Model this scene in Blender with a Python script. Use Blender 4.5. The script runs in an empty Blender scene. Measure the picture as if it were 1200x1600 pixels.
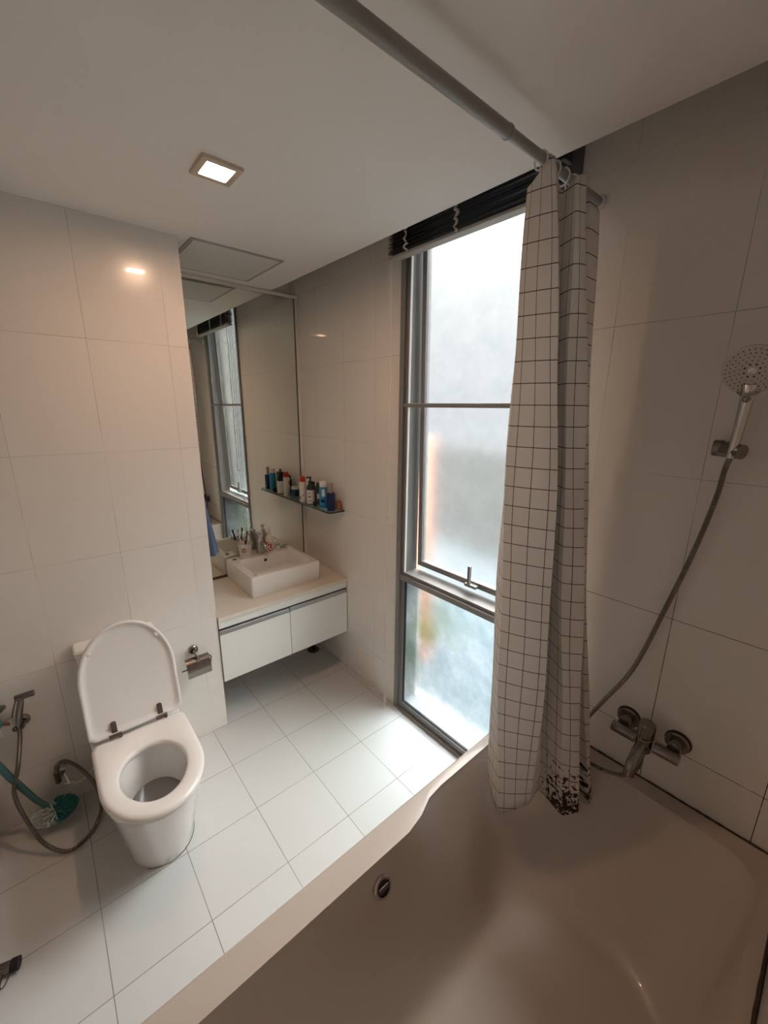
import bpy, bmesh, math, random
from mathutils import Vector, Matrix
PI = math.pi
random.seed(4)
scene = bpy.context.scene
COL = scene.collection

# ------------------------------------------------------------------ materials
def new_mat(name):
    m = bpy.data.materials.new(name); m.use_nodes = True
    nt = m.node_tree
    return m, nt, nt.nodes['Principled BSDF'], nt.nodes['Material Output']

def pm(name, col, rough=0.5, metal=0.0, coat=0.0, noise=0.0, nscale=20.0, bump=0.0, bscale=60.0, spec=0.5, trans=0.0, sss=0.0):
    m, nt, p, out = new_mat(name)
    p.inputs['Base Color'].default_value = (*col, 1)
    p.inputs['Roughness'].default_value = rough
    p.inputs['Metallic'].default_value = metal
    p.inputs['Coat Weight'].default_value = coat
    p.inputs['Coat Roughness'].default_value = 0.05
    p.inputs['Specular IOR Level'].default_value = spec
    p.inputs['Transmission Weight'].default_value = trans
    tc = nt.nodes.new('ShaderNodeTexCoord')
    if noise > 0:
        n = nt.nodes.new('ShaderNodeTexNoise'); n.inputs['Scale'].default_value = nscale; n.inputs['Detail'].default_value = 5
        nt.links.new(tc.outputs['Object'], n.inputs['Vector'])
        mx = nt.nodes.new('ShaderNodeMixRGB'); mx.blend_type = 'MIX'
        mx.inputs[1].default_value = (*[c * (1 - noise) for c in col], 1)
        mx.inputs[2].default_value = (*[min(1, c * (1 + noise)) for c in col], 1)
        nt.links.new(n.outputs['Fac'], mx.inputs[0]); nt.links.new(mx.outputs[0], p.inputs['Base Color'])
    if bump > 0:
        n = nt.nodes.new('ShaderNodeTexNoise'); n.inputs['Scale'].default_value = bscale
        nt.links.new(tc.outputs['Object'], n.inputs['Vector'])
        b = nt.nodes.new('ShaderNodeBump'); b.inputs['Strength'].default_value = bump; b.inputs['Distance'].default_value = 0.002
        nt.links.new(n.outputs['Fac'], b.inputs['Height']); nt.links.new(b.outputs[0], p.inputs['Normal'])
    return m

def tile_mat(name, axis, bw, rh, off, col1, col2, grout, rough, mould=0.0, gw=0.0022, coat=0.4):
    """ceramic tiles laid in a straight grid; axis picks the two world axes of the surface"""
    m, nt, p, out = new_mat(name)
    L = nt.links.new
    tc = nt.nodes.new('ShaderNodeTexCoord')
    sp = nt.nodes.new('ShaderNodeSeparateXYZ'); L(tc.outputs['Object'], sp.inputs[0])
    cb = nt.nodes.new('ShaderNodeCombineXYZ')
    L(sp.outputs[axis[0]], cb.inputs[0]); L(sp.outputs[axis[1]], cb.inputs[1])
    ad = nt.nodes.new('ShaderNodeVectorMath'); ad.operation = 'ADD'
    ad.inputs[1].default_value = (off[0] + bw * 20, off[1] + rh * 20, 0)
    L(cb.outputs[0], ad.inputs[0])
    br = nt.nodes.new('ShaderNodeTexBrick')
    br.offset = 0.0; br.squash = 1.0; br.offset_frequency = 2; br.squash_frequency = 2
    br.inputs['Scale'].default_value = 1.0
    br.inputs['Mortar Size'].default_value = gw / 2
    br.inputs['Mortar Smooth'].default_value = 0.2
    br.inputs['Bias'].default_value = 0.0
    br.inputs['Brick Width'].default_value = bw
    br.inputs['Row Height'].default_value = rh
    br.inputs['Color1'].default_value = (*col1, 1)
    br.inputs['Color2'].default_value = (*col2, 1)
    L(ad.outputs[0], br.inputs['Vector'])
    # grout tone varies along the joint
    n = nt.nodes.new('ShaderNodeTexNoise'); n.inputs['Scale'].default_value = 3.5; n.inputs['Detail'].default_value = 3
    L(tc.outputs['Object'], n.inputs['Vector'])
    cr = nt.nodes.new('ShaderNodeValToRGB')
    cr.color_ramp.elements[0].position = 0.38; cr.color_ramp.elements[1].position = 0.62
    cr.color_ramp.elements[0].color = (*[g * 0.75 for g in grout], 1)
    cr.color_ramp.elements[1].color = (*[min(1, g * 1.35) for g in grout], 1)
    L(n.outputs['Fac'], cr.inputs[0])
    gsock = cr.outputs[0]
    if mould > 0:
        # mouldy joints low down above the bath
        z = nt.nodes.new('ShaderNodeMapRange'); z.inputs[1].default_value = 1.5; z.inputs[2].default_value = 1.05
        L(sp.outputs[2], z.inputs[0])
        xx = nt.nodes.new('ShaderNodeMapRange'); xx.inputs[1].default_value = 1.3; xx.inputs[2].default_value = 1.34
        L(sp.outputs[0], xx.inputs[0])
        mu = nt.nodes.new('ShaderNodeMath'); mu.operation = 'MULTIPLY'; L(z.outputs[0], mu.inputs[0]); L(xx.outputs[0], mu.inputs[1])
        n2 = nt.nodes.new('ShaderNodeTexNoise'); n2.inputs['Scale'].default_value = 14; L(tc.outputs['Object'], n2.inputs['Vector'])
        r2 = nt.nodes.new('ShaderNodeMapRange'); r2.inputs[1].default_value = 0.24; r2.inputs[2].default_value = 0.46; L(n2.outputs['Fac'], r2.inputs[0])
        m2 = nt.nodes.new('ShaderNodeMath'); m2.operation = 'MULTIPLY'; L(mu.outputs[0], m2.inputs[0]); L(r2.outputs[0], m2.inputs[1])
        mm = nt.nodes.new('ShaderNodeMixRGB'); L(m2.outputs[0], mm.inputs[0]); L(gsock, mm.inputs[1]); mm.inputs[2].default_value = (0.045, 0.028, 0.018, 1)
        gsock = mm.outputs[0]
    L(gsock, br.inputs['Mortar'])
    # slight glaze mottling
    n3 = nt.nodes.new('ShaderNodeTexNoise'); n3.inputs['Scale'].default_value = 2.2; n3.inputs['Detail'].default_value = 4
    L(tc.outputs['Object'], n3.inputs['Vector'])
    r3 = nt.nodes.new('ShaderNodeMapRange'); r3.inputs[3].default_value = 0.95; r3.inputs[4].default_value = 1.03; L(n3.outputs['Fac'], r3.inputs[0])
    vm = nt.nodes.new('ShaderNodeVectorMath'); vm.operation = 'SCALE'; L(br.outputs['Color'], vm.inputs[0]); L(r3.outputs[0], vm.inputs['Scale'])
    L(vm.outputs[0], p.inputs['Base Color'])
    p.inputs['Roughness'].default_value = rough
    p.inputs['Coat Weight'].default_value = coat; p.inputs['Coat Roughness'].default_value = 0.02
    b = nt.nodes.new('ShaderNodeBump'); b.inputs['Strength'].default_value = 0.5; b.inputs['Distance'].default_value = 0.001; b.invert = True
    L(br.outputs['Fac'], b.inputs['Height']); L(b.outputs[0], p.inputs['Normal'])
    return m

M = {}
WT1, WT2 = (0.82, 0.775, 0.72), (0.845, 0.80, 0.745)
M['tile_x'] = tile_mat('wall_tile_window_side', (0, 2), 0.3, 0.45, (0, 0.20), WT1, WT2, (0.62, 0.575, 0.51), 0.22, mould=1.0, gw=0.0023)
M['tile_y'] = tile_mat('wall_tile_long_side', (1, 2), 0.3, 0.45, (0.04, 0.20), WT1, WT2, (0.60, 0.555, 0.49), 0.22, gw=0.0018)
M['floor'] = tile_mat('floor_tile', (0, 1), 0.3, 0.3, (0.0, 0.04), (0.65, 0.645, 0.635), (0.68, 0.675, 0.665), (0.30, 0.27, 0.23), 0.32, gw=0.003, coat=0.15)
M['ceiling'] = pm('ceiling_paint', (0.87, 0.83, 0.785), 0.9)
M['panel'] = pm('hatch_paint', (0.72, 0.70, 0.66), 0.8)
M['groove'] = pm('hatch_groove', (0.40, 0.38, 0.35), 0.8)
M['porcelain'] = pm('porcelain', (0.88, 0.86, 0.83), 0.12, coat=0.5)
M['seat'] = pm('seat_plastic', (0.86, 0.82, 0.78), 0.25, coat=0.2)
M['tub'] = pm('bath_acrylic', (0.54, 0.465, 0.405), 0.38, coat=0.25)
M['chrome'] = pm('chrome', (0.62, 0.60, 0.58), 0.12, metal=1.0)
M['steel'] = pm('brushed_steel', (0.26, 0.235, 0.215), 0.24, metal=1.0, noise=0.25, nscale=60)
M['hose'] = pm('hose_steel', (0.30, 0.27, 0.245), 0.25, metal=1.0)
M['darksteel'] = pm('dark_steel', (0.16, 0.13, 0.12), 0.35, metal=0.9)
M['alu'] = pm('aluminium', (0.25, 0.245, 0.24), 0.42, metal=0.25)
M['alu_light'] = pm('aluminium_handle', (0.50, 0.51, 0.53), 0.3, metal=0.8)
M['gasket'] = pm('black_rubber', (0.012, 0.012, 0.012), 0.6)
M['whitestrip'] = pm('white_plastic', (0.85, 0.85, 0.84), 0.35)
M['cabinet'] = pm('cabinet_lacquer', (0.84, 0.84, 0.80), 0.22, coat=0.3)
M['counter'] = pm('cream_stone', (0.76, 0.70, 0.60), 0.25, noise=0.04, nscale=30, coat=0.3)
M['mirror'] = pm('mirror_silver', (0.84, 0.87, 0.82), 0.0, metal=1.0)
M['shelfglass'] = pm('shelf_glass', (0.55, 0.70, 0.68), 0.03, trans=0.85)
M['shelfedge'] = pm('shelf_glass_edge', (0.03, 0.06, 0.06), 0.15)
M['blind'] = pm('dark_wood_slat', (0.022, 0.017, 0.014), 0.45, noise=0.4, nscale=40)
M['blindrail'] = pm('blind_rail', (0.42, 0.38, 0.33), 0.5)
M['cord'] = pm('blind_cord', (0.66, 0.61, 0.54), 0.8)
M['rod'] = pm('rod_enamel', (0.31, 0.31, 0.29), 0.35)
M['black'] = pm('black_plastic', (0.012, 0.012, 0.014), 0.3)
M['red'] = pm('red_plastic', (0.55, 0.02, 0.02), 0.35)
M['white'] = pm('white_bottle', (0.80, 0.77, 0.73), 0.35)
M['cyan'] = pm('cyan_label', (0.03, 0.30, 0.56), 0.3)
M['navy'] = pm('navy_glass', (0.008, 0.015, 0.09), 0.1)
M['gold'] = pm('gold_cap', (0.45, 0.36, 0.25), 0.35, metal=0.6)
M['orange'] = pm('amber_plastic', (0.30, 0.11, 0.05), 0.3)
M['blue'] = pm('blue_jar', (0.02, 0.08, 0.20), 0.35)
M['towel'] = pm('blue_terry', (0.11, 0.17, 0.28), 0.95, noise=0.3, nscale=200, bump=0.8, bscale=300)
M['teal'] = pm('teal_plastic', (0.06, 0.17, 0.19), 0.5)
M['tealbristle'] = pm('teal_bristle', (0.04, 0.26, 0.25), 0.7)
M['whitebristle'] = pm('white_bristle', (0.60, 0.66, 0.62), 0.7)
M['olive'] = pm('olive_cloth', (0.10, 0.12, 0.06), 0.9)
M['copper'] = pm('dull_copper', (0.30, 0.15, 0.09), 0.5, metal=0.3)
M['salmon'] = pm('salmon_render', (0.60, 0.30, 0.22), 0.9)
M['dimmingwall'] = pm('grey_dimming_wall', (0.085, 0.09, 0.088), 0.9, noise=0.2, nscale=4)
M['bezel'] = pm('warm_bezel', (0.62, 0.52, 0.42), 0.45, metal=0.3)
M['leaf'] = pm('leaf_green', (0.05, 0.14, 0.035), 0.7, noise=0.4, nscale=15)
M['ground'] = pm('wet_paving', (0.065, 0.080, 0.088), 0.9, noise=0.1, nscale=3)
M['mouldline'] = pm('mouldy_sealant', (0.06, 0.035, 0.022), 0.7, noise=0.6, nscale=25)
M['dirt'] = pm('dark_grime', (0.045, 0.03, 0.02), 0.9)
M['door'] = pm('door_paint', (0.55, 0.47, 0.38), 0.5)

# glowing lamp diffuser
m, nt, p, out = new_mat('lamp_glow')
em = nt.nodes.new('ShaderNodeEmission'); em.inputs[0].default_value = (1.0, 0.63, 0.42, 1); em.inputs[1].default_value = 195
nt.links.new(em.outputs[0], out.inputs[0]); M['glow'] = m

# frosted glass: outer face scatters, room face is smooth
def frosted(name, col, stain):
    m, nt, p, out = new_mat(name); L = nt.links.new
    tc = nt.nodes.new('ShaderNodeTexCoord')
    tr = nt.nodes.new('ShaderNodeBsdfTranslucent')
    rf = nt.nodes.new('ShaderNodeBsdfRefraction'); rf.inputs['Roughness'].default_value = 0.50; rf.inputs['IOR'].default_value = 1.12
    n = nt.nodes.new('ShaderNodeTexNoise'); n.inputs['Scale'].default_value = 9; n.inputs['Detail'].default_value = 8; n.inputs['Roughness'].default_value = 0.65
    L(tc.outputs['Object'], n.inputs['Vector'])
    cr = nt.nodes.new('ShaderNodeValToRGB'); cr.color_ramp.elements[0].position = 0.33; cr.color_ramp.elements[1].position = 0.62
    cr.color_ramp.elements[0].color = (*stain, 1); cr.color_ramp.elements[1].color = (*col, 1)
    L(n.outputs['Fac'], cr.inputs[0])
    L(cr.outputs[0], tr.inputs[0]); L(cr.outputs[0], rf.inputs[0])
    mx = nt.nodes.new('ShaderNodeMixShader'); mx.inputs[0].default_value = 0.96
    L(tr.outputs[0], mx.inputs[1]); L(rf.outputs[0], mx.inputs[2])
    L(mx.outputs[0], out.inputs[0])
    return m, nt, cr, n
M['frost_up'], *_ = frosted('frosted_glass_upper', (0.93, 0.95, 0.95), (0.84, 0.87, 0.87))
M['frost_low'], nt, cr, nz = frosted('frosted_glass_lower', (0.90, 0.97, 1.0), (0.62, 0.75, 0.80))
def add_plant_smears(nt, cr):
    L = nt.links.new
    # greenish smears and blurred plants outside, painted into the low pane's colour
    tc = nt.nodes.new('ShaderNodeTexCoord'); sp = nt.nodes.new('ShaderNodeSeparateXYZ'); L(tc.outputs['Object'], sp.inputs[0])
    def blob(cx, cz, rx, rz):
        a = nt.nodes.new('ShaderNodeMath'); a.operation = 'SUBTRACT'; L(sp.outputs[0], a.inputs[0]); a.inputs[1].default_value = cx
        b = nt.nodes.new('ShaderNodeMath'); b.operation = 'DIVIDE'; L(a.outputs[0], b.inputs[0]); b.inputs[1].default_value = rx
        c = nt.nodes.new('ShaderNodeMath'); c.operation = 'SUBTRACT'; L(sp.outputs[2], c.inputs[0]); c.inputs[1].default_value = cz
        d = nt.nodes.new('ShaderNodeMath'); d.operation = 'DIVIDE'; L(c.outputs[0], d.inputs[0]); d.inputs[1].default_value = rz
        cb = nt.nodes.new('ShaderNodeCombineXYZ'); L(b.outputs[0], cb.inputs[0]); L(d.outputs[0], cb.inputs[1])
        ln = nt.nodes.new('ShaderNodeVectorMath'); ln.operation = 'LENGTH'; L(cb.outputs[0], ln.inputs[0])
        n = nt.nodes.new('ShaderNodeTexNoise'); n.inputs['Scale'].default_value = 11; n.inputs['Detail'].default_value = 6; L(tc.outputs['Object'], n.inputs['Vector'])
        s = nt.nodes.new('ShaderNodeMath'); s.operation = 'MULTIPLY_ADD'; L(n.outputs['Fac'], s.inputs[0]); s.inputs[1].default_value = 1.1; L(ln.outputs['Value'], s.inputs[2])
        r = nt.nodes.new('ShaderNodeMapRange'); r.inputs[1].default_value = 1.55; r.inputs[2].default_value = 0.75; L(s.outputs[0], r.inputs[0])
        return r.outputs[0]
    src = cr.outputs[0]
    for (cx, cz, rx, rz), col in (((0.80, 0.72, 0.26, 0.15), (0.50, 0.62, 0.56)), ((0.60, 0.38, 0.11, 0.26), (0.36, 0.47, 0.40)), ((0.72, 0.60, 0.13, 0.12), (0.38, 0.52, 0.34))):
        f = blob(cx, cz, rx, rz)
        mm = nt.nodes.new('ShaderNodeMixRGB'); L(f, mm.inputs[0]); L(src, mm.inputs[1]); mm.inputs[2].default_value = (*col, 1)
        src = mm.outputs[0]
    for l in list(cr.outputs[0].links):
        if l.to_node.type.startswith('BSDF'):
            sock = l.to_socket; nt.links.remove(l); L(src, sock)
add_plant_smears(nt, cr)

def clear_face():
    m, nt, p, out = new_mat('glass_smooth_face'); L = nt.links.new
    t = nt.nodes.new('ShaderNodeBsdfTransparent'); g = nt.nodes.new('ShaderNodeBsdfGlossy'); g.inputs['Roughness'].default_value = 0.08
    f = nt.nodes.new('ShaderNodeFresnel'); f.inputs[0].default_value = 1.35
    mx = nt.nodes.new('ShaderNodeMixShader'); L(f.outputs[0], mx.inputs[0]); L(t.outputs[0], mx.inputs[1]); L(g.outputs[0], mx.inputs[2]); L(mx.outputs[0], out.inputs[0])
    return m
M['clear'] = clear_face()

# shower curtain cloth: white with a thin dark windowpane grid and mould at the hem (UVs in metres)
def curtain_mat():
    m, nt, p, out = new_mat('grid_curtain_cloth'); L = nt.links.new
    uv = nt.nodes.new('ShaderNodeUVMap'); uv.uv_map = 'UVMap'
    sp = nt.nodes.new('ShaderNodeSeparateXYZ'); L(uv.outputs[0], sp.inputs[0])
    S = 0.0602
    def line(sock, off):
        a = nt.nodes.new('ShaderNodeMath'); a.operation = 'ADD'; L(sock, a.inputs[0]); a.inputs[1].default_value = 10 * S + off
        b = nt.nodes.new('ShaderNodeMath'); b.operation = 'MODULO'; L(a.outputs[0], b.inputs[0]); b.inputs[1].default_value = S
        c = nt.nodes.new('ShaderNodeMath'); c.operation = 'LESS_THAN'; L(b.outputs[0], c.inputs[0]); c.inputs[1].default_value = 0.0022
        return c.outputs[0]
    mxm = nt.nodes.new('ShaderNodeMath'); mxm.operation = 'MAXIMUM'
    L(line(sp.outputs[0], -0.036), mxm.inputs[0]); L(line(sp.outputs[1], 0.0), mxm.inputs[1])
    # mould
    n = nt.nodes.new('ShaderNodeTexNoise'); n.inputs['Scale'].default_value = 52; n.inputs['Detail'].default_value = 5; n.inputs['Roughness'].default_value = 0.6
    L(uv.outputs[0], n.inputs['Vector'])
    hz = nt.nodes.new('ShaderNodeMapRange'); hz.inputs[1].default_value = 0.27; hz.inputs[2].default_value = 0.0; L(sp.outputs[1], hz.inputs[0])
    hx = nt.nodes.new('ShaderNodeMapRange'); hx.inputs[1].default_value = 0.50; hx.inputs[2].default_value = 0.62; L(sp.outputs[0], hx.inputs[0])
    hm = nt.nodes.new('ShaderNodeMath'); hm.operation = 'MULTIPLY'; L(hz.outputs[0], hm.inputs[0]); L(hx.outputs[0], hm.inputs[1])
    th = nt.nodes.new('ShaderNodeMath'); th.operation = 'MULTIPLY_ADD'; L(hm.outputs[0], th.inputs[0]); th.inputs[1].default_value = 0.27; L(n.outputs['Fac'], th.inputs[2])
    st = nt.nodes.new('ShaderNodeMapRange'); st.inputs[1].default_value = 0.69; st.inputs[2].default_value = 0.73; L(th.outputs[0], st.inputs[0])
    gate = nt.nodes.new('ShaderNodeMath'); gate.operation = 'GREATER_THAN'; L(hm.outputs[0], gate.inputs[0]); gate.inputs[1].default_value = 0.02
    st2 = nt.nodes.new('ShaderNodeMath'); st2.operation = 'MULTIPLY'; L(st.outputs[0], st2.inputs[0]); L(gate.outputs[0], st2.inputs[1])
    c1 = nt.nodes.new('ShaderNodeMixRGB'); c1.inputs[1].default_value = (0.84, 0.80, 0.76, 1); c1.inputs[2].default_value = (0.035, 0.025, 0.025, 1); L(mxm.outputs[0], c1.inputs[0])
    c2 = nt.nodes.new('ShaderNodeMixRGB'); c2.inputs[2].default_value = (0.05, 0.028, 0.02, 1); L(st2.outputs[0], c2.inputs[0]); L(c1.outputs[0], c2.inputs[1])
    L(c2.outputs[0], p.inputs['Base Color']); p.inputs['Roughness'].default_value = 0.7
    tr = nt.nodes.new('ShaderNodeBsdfTranslucent'); L(c2.outputs[0], tr.inputs[0])
    mx = nt.nodes.new('ShaderNodeMixShader'); mx.inputs[0].default_value = 0.32
    L(p.outputs[0], mx.inputs[1]); L(tr.outputs[0], mx.inputs[2]); L(mx.outputs[0], out.inputs[0])
    return m
M['curtain'] = curtain_mat()

# ------------------------------------------------------------------ mesh helpers
def bx(bm, x0, x1, y0, y1, z0, z1, bev=0.0, mi=0, seg=2):
    r = bmesh.ops.create_cube(bm, size=1.0)
    vs = r['verts']
    for v in vs:
        v.co = Vector(((x0 + x1) / 2 + v.co.x * (x1 - x0), (y0 + y1) / 2 + v.co.y * (y1 - y0), (z0 + z1) / 2 + v.co.z * (z1 - z0)))
    fs = {f for v in vs for f in v.link_faces}
    for f in fs: f.material_index = mi
    if bev > 0:
        es = list({e for v in vs for e in v.link_edges})
        bmesh.ops.bevel(bm, geom=es, offset=bev, segments=seg, affect='EDGES', profile=0.5)

def basis(d):
    d = Vector(d).normalized()
    a = Vector((0, 0, 1)) if abs(d.z) < 0.9 else Vector((1, 0, 0))
    u = d.cross(a).normalized(); w = d.cross(u).normalized()
    return u, w

def loft(bm, rings, cap0=True, cap1=True, mi=0):
    """rings of points with equal counts, closed around"""
    vr = [[bm.verts.new(p) for p in r] for r in rings]
    n = len(vr[0])
    for a, b in zip(vr, vr[1:]):
        for i in range(n):
            f = bm.faces.new((a[i], a[(i + 1) % n], b[(i + 1) % n], b[i])); f.material_index = mi; f.smooth = True
    if cap0:
        f = bm.faces.new(list(reversed(vr[0]))); f.material_index = mi
    if cap1:
        f = bm.faces.new(vr[-1]); f.material_index = mi

def tube(bm, pts, r, seg=12, mi=0, cap=True):
    """tube along pts; r number or list"""
    pts = [Vector(p) for p in pts]
    n = len(pts)
    rr = r if isinstance(r, (list, tuple)) else [r] * n
    t0 = (pts[1] - pts[0]).normalized(); u, w = basis(t0)
    rings = []
    for i, p in enumerate(pts):
        t = (pts[min(i + 1, n - 1)] - pts[max(i - 1, 0)])
        if t.length < 1e-9: t = t0.copy()
        t.normalize()
        u = (u - t * u.dot(t)).normalized(); w = t.cross(u)
        rings.append([p + (u * math.cos(2 * PI * k / seg) + w * math.sin(2 * PI * k / seg)) * rr[i] for k in range(seg)])
    loft(bm, rings, cap, cap, mi)

def lathe(bm, base, prof, axis=(0, 0, 1), seg=24, mi=0, cap=True):
    """prof: list of (radius, height along axis)"""
    base = Vector(base); ax = Vector(axis).normalized(); u, w = basis(ax)
    rings = [[base + ax * h + (u * math.cos(2 * PI * k / seg) + w * math.sin(2 * PI * k / seg)) * max(r, 1e-5) for k in range(seg)] for r, h in prof]
    loft(bm, rings, cap, cap, mi)

def catmull(pts, n=10):
    P = [Vector(p) for p in pts]; P = [P[0] * 2 - P[1]] + P + [P[-1] * 2 - P[-2]]
    out = []
    for i in range(1, len(P) - 2):
        a, b, c, d = P[i - 1:i + 3]
        for k in range(n):
            t = k / n
            out.append(0.5 * ((2 * b) + (c - a) * t + (2 * a - 5 * b + 4 * c - d) * t * t + (-a + 3 * b - 3 * c + d) * t ** 3))
    out.append(P[-2])
    return out

def ribbed(bm, pts, r, pitch=0.0045, depth=0.28, seg=10):
    c = catmull(pts, 40)
    # resample to even spacing
    L = [0]
    for a, b in zip(c, c[1:]): L.append(L[-1] + (b - a).length)
    step = pitch / 3; n = int(L[-1] / step); out = []; rr = []; j = 0
    for i in range(n + 1):
        s = i * step
        while j < len(L) - 2 and L[j + 1] < s: j += 1
        t = (s - L[j]) / max(L[j + 1] - L[j], 1e-9)
        out.append(c[j].lerp(c[j + 1], min(t, 1))); rr.append(r * (1 - (depth if i % 3 == 2 else 0)))
    tube(bm, out, rr, seg)

def rrect(x0, x1, y0, y1, r, z, n=10, m=8):
    """rounded rectangle ring with fixed point layout"""
    r = min(r, (x1 - x0) / 2 - 1e-4, (y1 - y0) / 2 - 1e-4)
    pts = []
    cs = [((x1 - r, y1 - r), 0), ((x0 + r, y1 - r), PI / 2), ((x0 + r, y0 + r), PI), ((x1 - r, y0 + r), 1.5 * PI)]
    for i, ((cx, cy), a0) in enumerate(cs):
        for k in range(m + 1):
            a = a0 + (PI / 2) * k / m; pts.append((cx + r * math.cos(a), cy + r * math.sin(a)))
        nx, na = cs[(i + 1) % 4]
        ax_, ay_ = pts[-1]; bx_, by_ = nx[0] + r * math.cos(na), nx[1] + r * math.sin(na)
        for k in range(1, n):
            t = k / n; pts.append((ax_ + (bx_ - ax_) * t, ay_ + (by_ - ay_) * t))
    return [Vector((x, y, z)) for x, y in pts]

# ------------------------------------------------------------------ object helpers
def world_loc(o):
    v = Vector(o.location)
    while o.parent: o = o.parent; v += Vector(o.location)
    return v

def obj(name, bm, mats, parent=None, origin='base', smooth=None, angle=40):
    bmesh.ops.recalc_face_normals(bm, faces=bm.faces[:])
    me = bpy.data.meshes.new(name)
    if parent is not None:
        off = world_loc(parent)
    elif origin == 'base' and len(bm.verts):
        xs = [v.co.x for v in bm.verts]; ys = [v.co.y for v in bm.verts]; zs = [v.co.z for v in bm.verts]
        off = Vector(((min(xs) + max(xs)) / 2, (min(ys) + max(ys)) / 2, min(zs)))
    else:
        off = Vector((0, 0, 0))
    for v in bm.verts: v.co -= off
    if smooth is not None:
        for f in bm.faces: f.smooth = smooth
    bm.to_mesh(me); bm.free()
    if not isinstance(mats, (list, tuple)): mats = [mats]
    for mm in mats: me.materials.append(M[mm] if isinstance(mm, str) else mm)
    o = bpy.data.objects.new(name, me); COL.objects.link(o)
    if parent is not None: o.parent = parent
    else: o.location = off
    if any(p.use_smooth for p in me.polygons):
        try: me.set_sharp_from_angle(angle=math.radians(angle))
        except Exception: pass
    return o

def tag(o, label, cat, group=None, kind=None):
    o['label'] = label; o['category'] = cat
    if group: o['group'] = group
    if kind: o['kind'] = kind
    return o

def thing(name, loc, label, cat, group=None):
    o = bpy.data.objects.new(name, None); o.empty_display_size = 0.05
    COL.objects.link(o); o.location = loc
    return tag(o, label, cat, group)

def struct(name, bm, mats, parent=None, label=None, cat=None):
    o = obj(name, bm, mats, parent, origin='world')
    if parent is None:
        o['kind'] = 'structure'
        if label: o['label'] = label
        if cat: o['category'] = cat
    return o
def B(): return bmesh.new()

# ------------------------------------------------------------------ room shell
H = 2.5; YB = -2.75; XR = 2.18; YC = -0.18; HP = 2.80; XM = -0.535; YN = -0.857
WX0, WX1 = 0.505, 1.338     # window opening
T = 0.15
b = B(); bx(b, XM - T, XR + T, YB - T, T, -0.12, 0.0)
struct('floor', b, 'floor', None, 'white square floor tiles with thin dark joints, light from the window', 'floor')
b = B(); bx(b, XM - T, XR + T, YB - T, YC, H, H + 0.10)
struct('ceiling', b, 'ceiling', None, 'flat white painted ceiling stopping short of the window wall', 'ceiling')
b = B(); bx(b, XM - T, XR + T, YC - 0.03, T, HP, HP + 0.1); bx(b, XM - T, XR + T, YC - 0.03, YC - 0.001, H + 0.1, HP)
struct('trim_1', b, 'ceiling', None, 'plaster pocket above the ceiling edge that holds the blind', 'trim')
b = B()   # window wall: left of the opening, right of it (one plane of tiles)
bx(b, XM - T, WX0, 0, T, 0, HP); bx(b, WX1, XR + T, 0, T, 0, HP); bx(b, WX0, WX1, 0, T, 2.775, HP)
struct('wall_front', b, 'tile_x', None, 'white tiled wall with the tall window and the bath mixer', 'wall')
b = B(); bx(b, -T, 0, YB - T, YN - 0.12, 0, H); bx(b, XM, 0, YN - 0.12, YN, 0, H)
struct('wall_left', b, 'tile_y', None, 'white tiled wall behind the toilet, ending at the basin niche', 'wall')
b = B(); bx(b, XM - T, XM, YN - 0.12, 0, 0, HP); struct('wall_niche', b, 'tile_y', None, 'tiled wall behind the basin mirror', 'wall')
b = B(); bx(b, XR, XR + T, YB - T, 0, 0, HP); struct('wall_right', b, 'tile_y', None, 'white tiled wall along the long side of the bath', 'wall')
b = B(); bx(b, -T, XR + T, YB - T, YB, 0, H); struct('wall_back', b, 'tile_x', None, 'tiled wall behind the viewer', 'wall')

# loose strip of tile trim at the foot of the window wall
b = B(); bx(b, -0.02, 0.385, -0.018, -0.0005, 0.0005, 0.012, 0.001)
struct('baseboard_front', b, M['floor'], None, 'thin tile skirting strip left of the window', 'baseboard')

# ceiling hatch
b = B()
for (x0, x1, y0, y1) in ((-0.425, 0.03, -0.81, -0.795), (-0.425, 0.03, -0.385, -0.37), (-0.425, -0.410, -0.795, -0.385), (0.015, 0.03, -0.795, -0.385)):
    bx(b, x0, x1, y0, y1, H - 0.004, H + 0.001)
hf = obj('hatch_frame', b, 'groove', None, origin='world')
hatch = thing('ceiling_hatch', (-0.2, -0.59, H - 0.006), 'square white access hatch in the ceiling above the basin', 'hatch')
hf.parent = hatch; hf.location = -hatch.location
b = B(); bx(b, -0.409, 0.014, -0.794, -0.386, H - 0.006, H + 0.001, 0.001); obj('hatch_panel', b, 'panel', hatch)

# mirror
mir = thing('wall_mirror', (-0.53, -0.43, 0.69), 'tall frameless mirror filling the niche wall behind the basin', 'mirror')
b = B(); bx(b, XM + 0.001, -0.520, YN + 0.003, -0.028, 0.70, 2.475, 0.0005); obj('mirror_glass', b, 'mirror', mir)
b = B(); bx(b, XM + 0.001, -0.512, YN + 0.003, -0.001, 2.479, 2.497, 0.001); bx(b, XM + 0.001, -0.512, -0.021, -0.001, 0.6845, 2.479, 0.001)
obj('edge_trim', b, 'ceiling', mir)
b = B(); bx(b, XM + 0.001, -0.517, -0.0275, -0.0215, 0.6845, 2.4785); bx(b, XM + 0.001, -0.514, YN + 0.003, -0.029, 0.6848, 0.699); obj('shadow_gap', b, 'darksteel', mir)

# ------------------------------------------------------------------ window
b = B()
FD = 0.10
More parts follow.
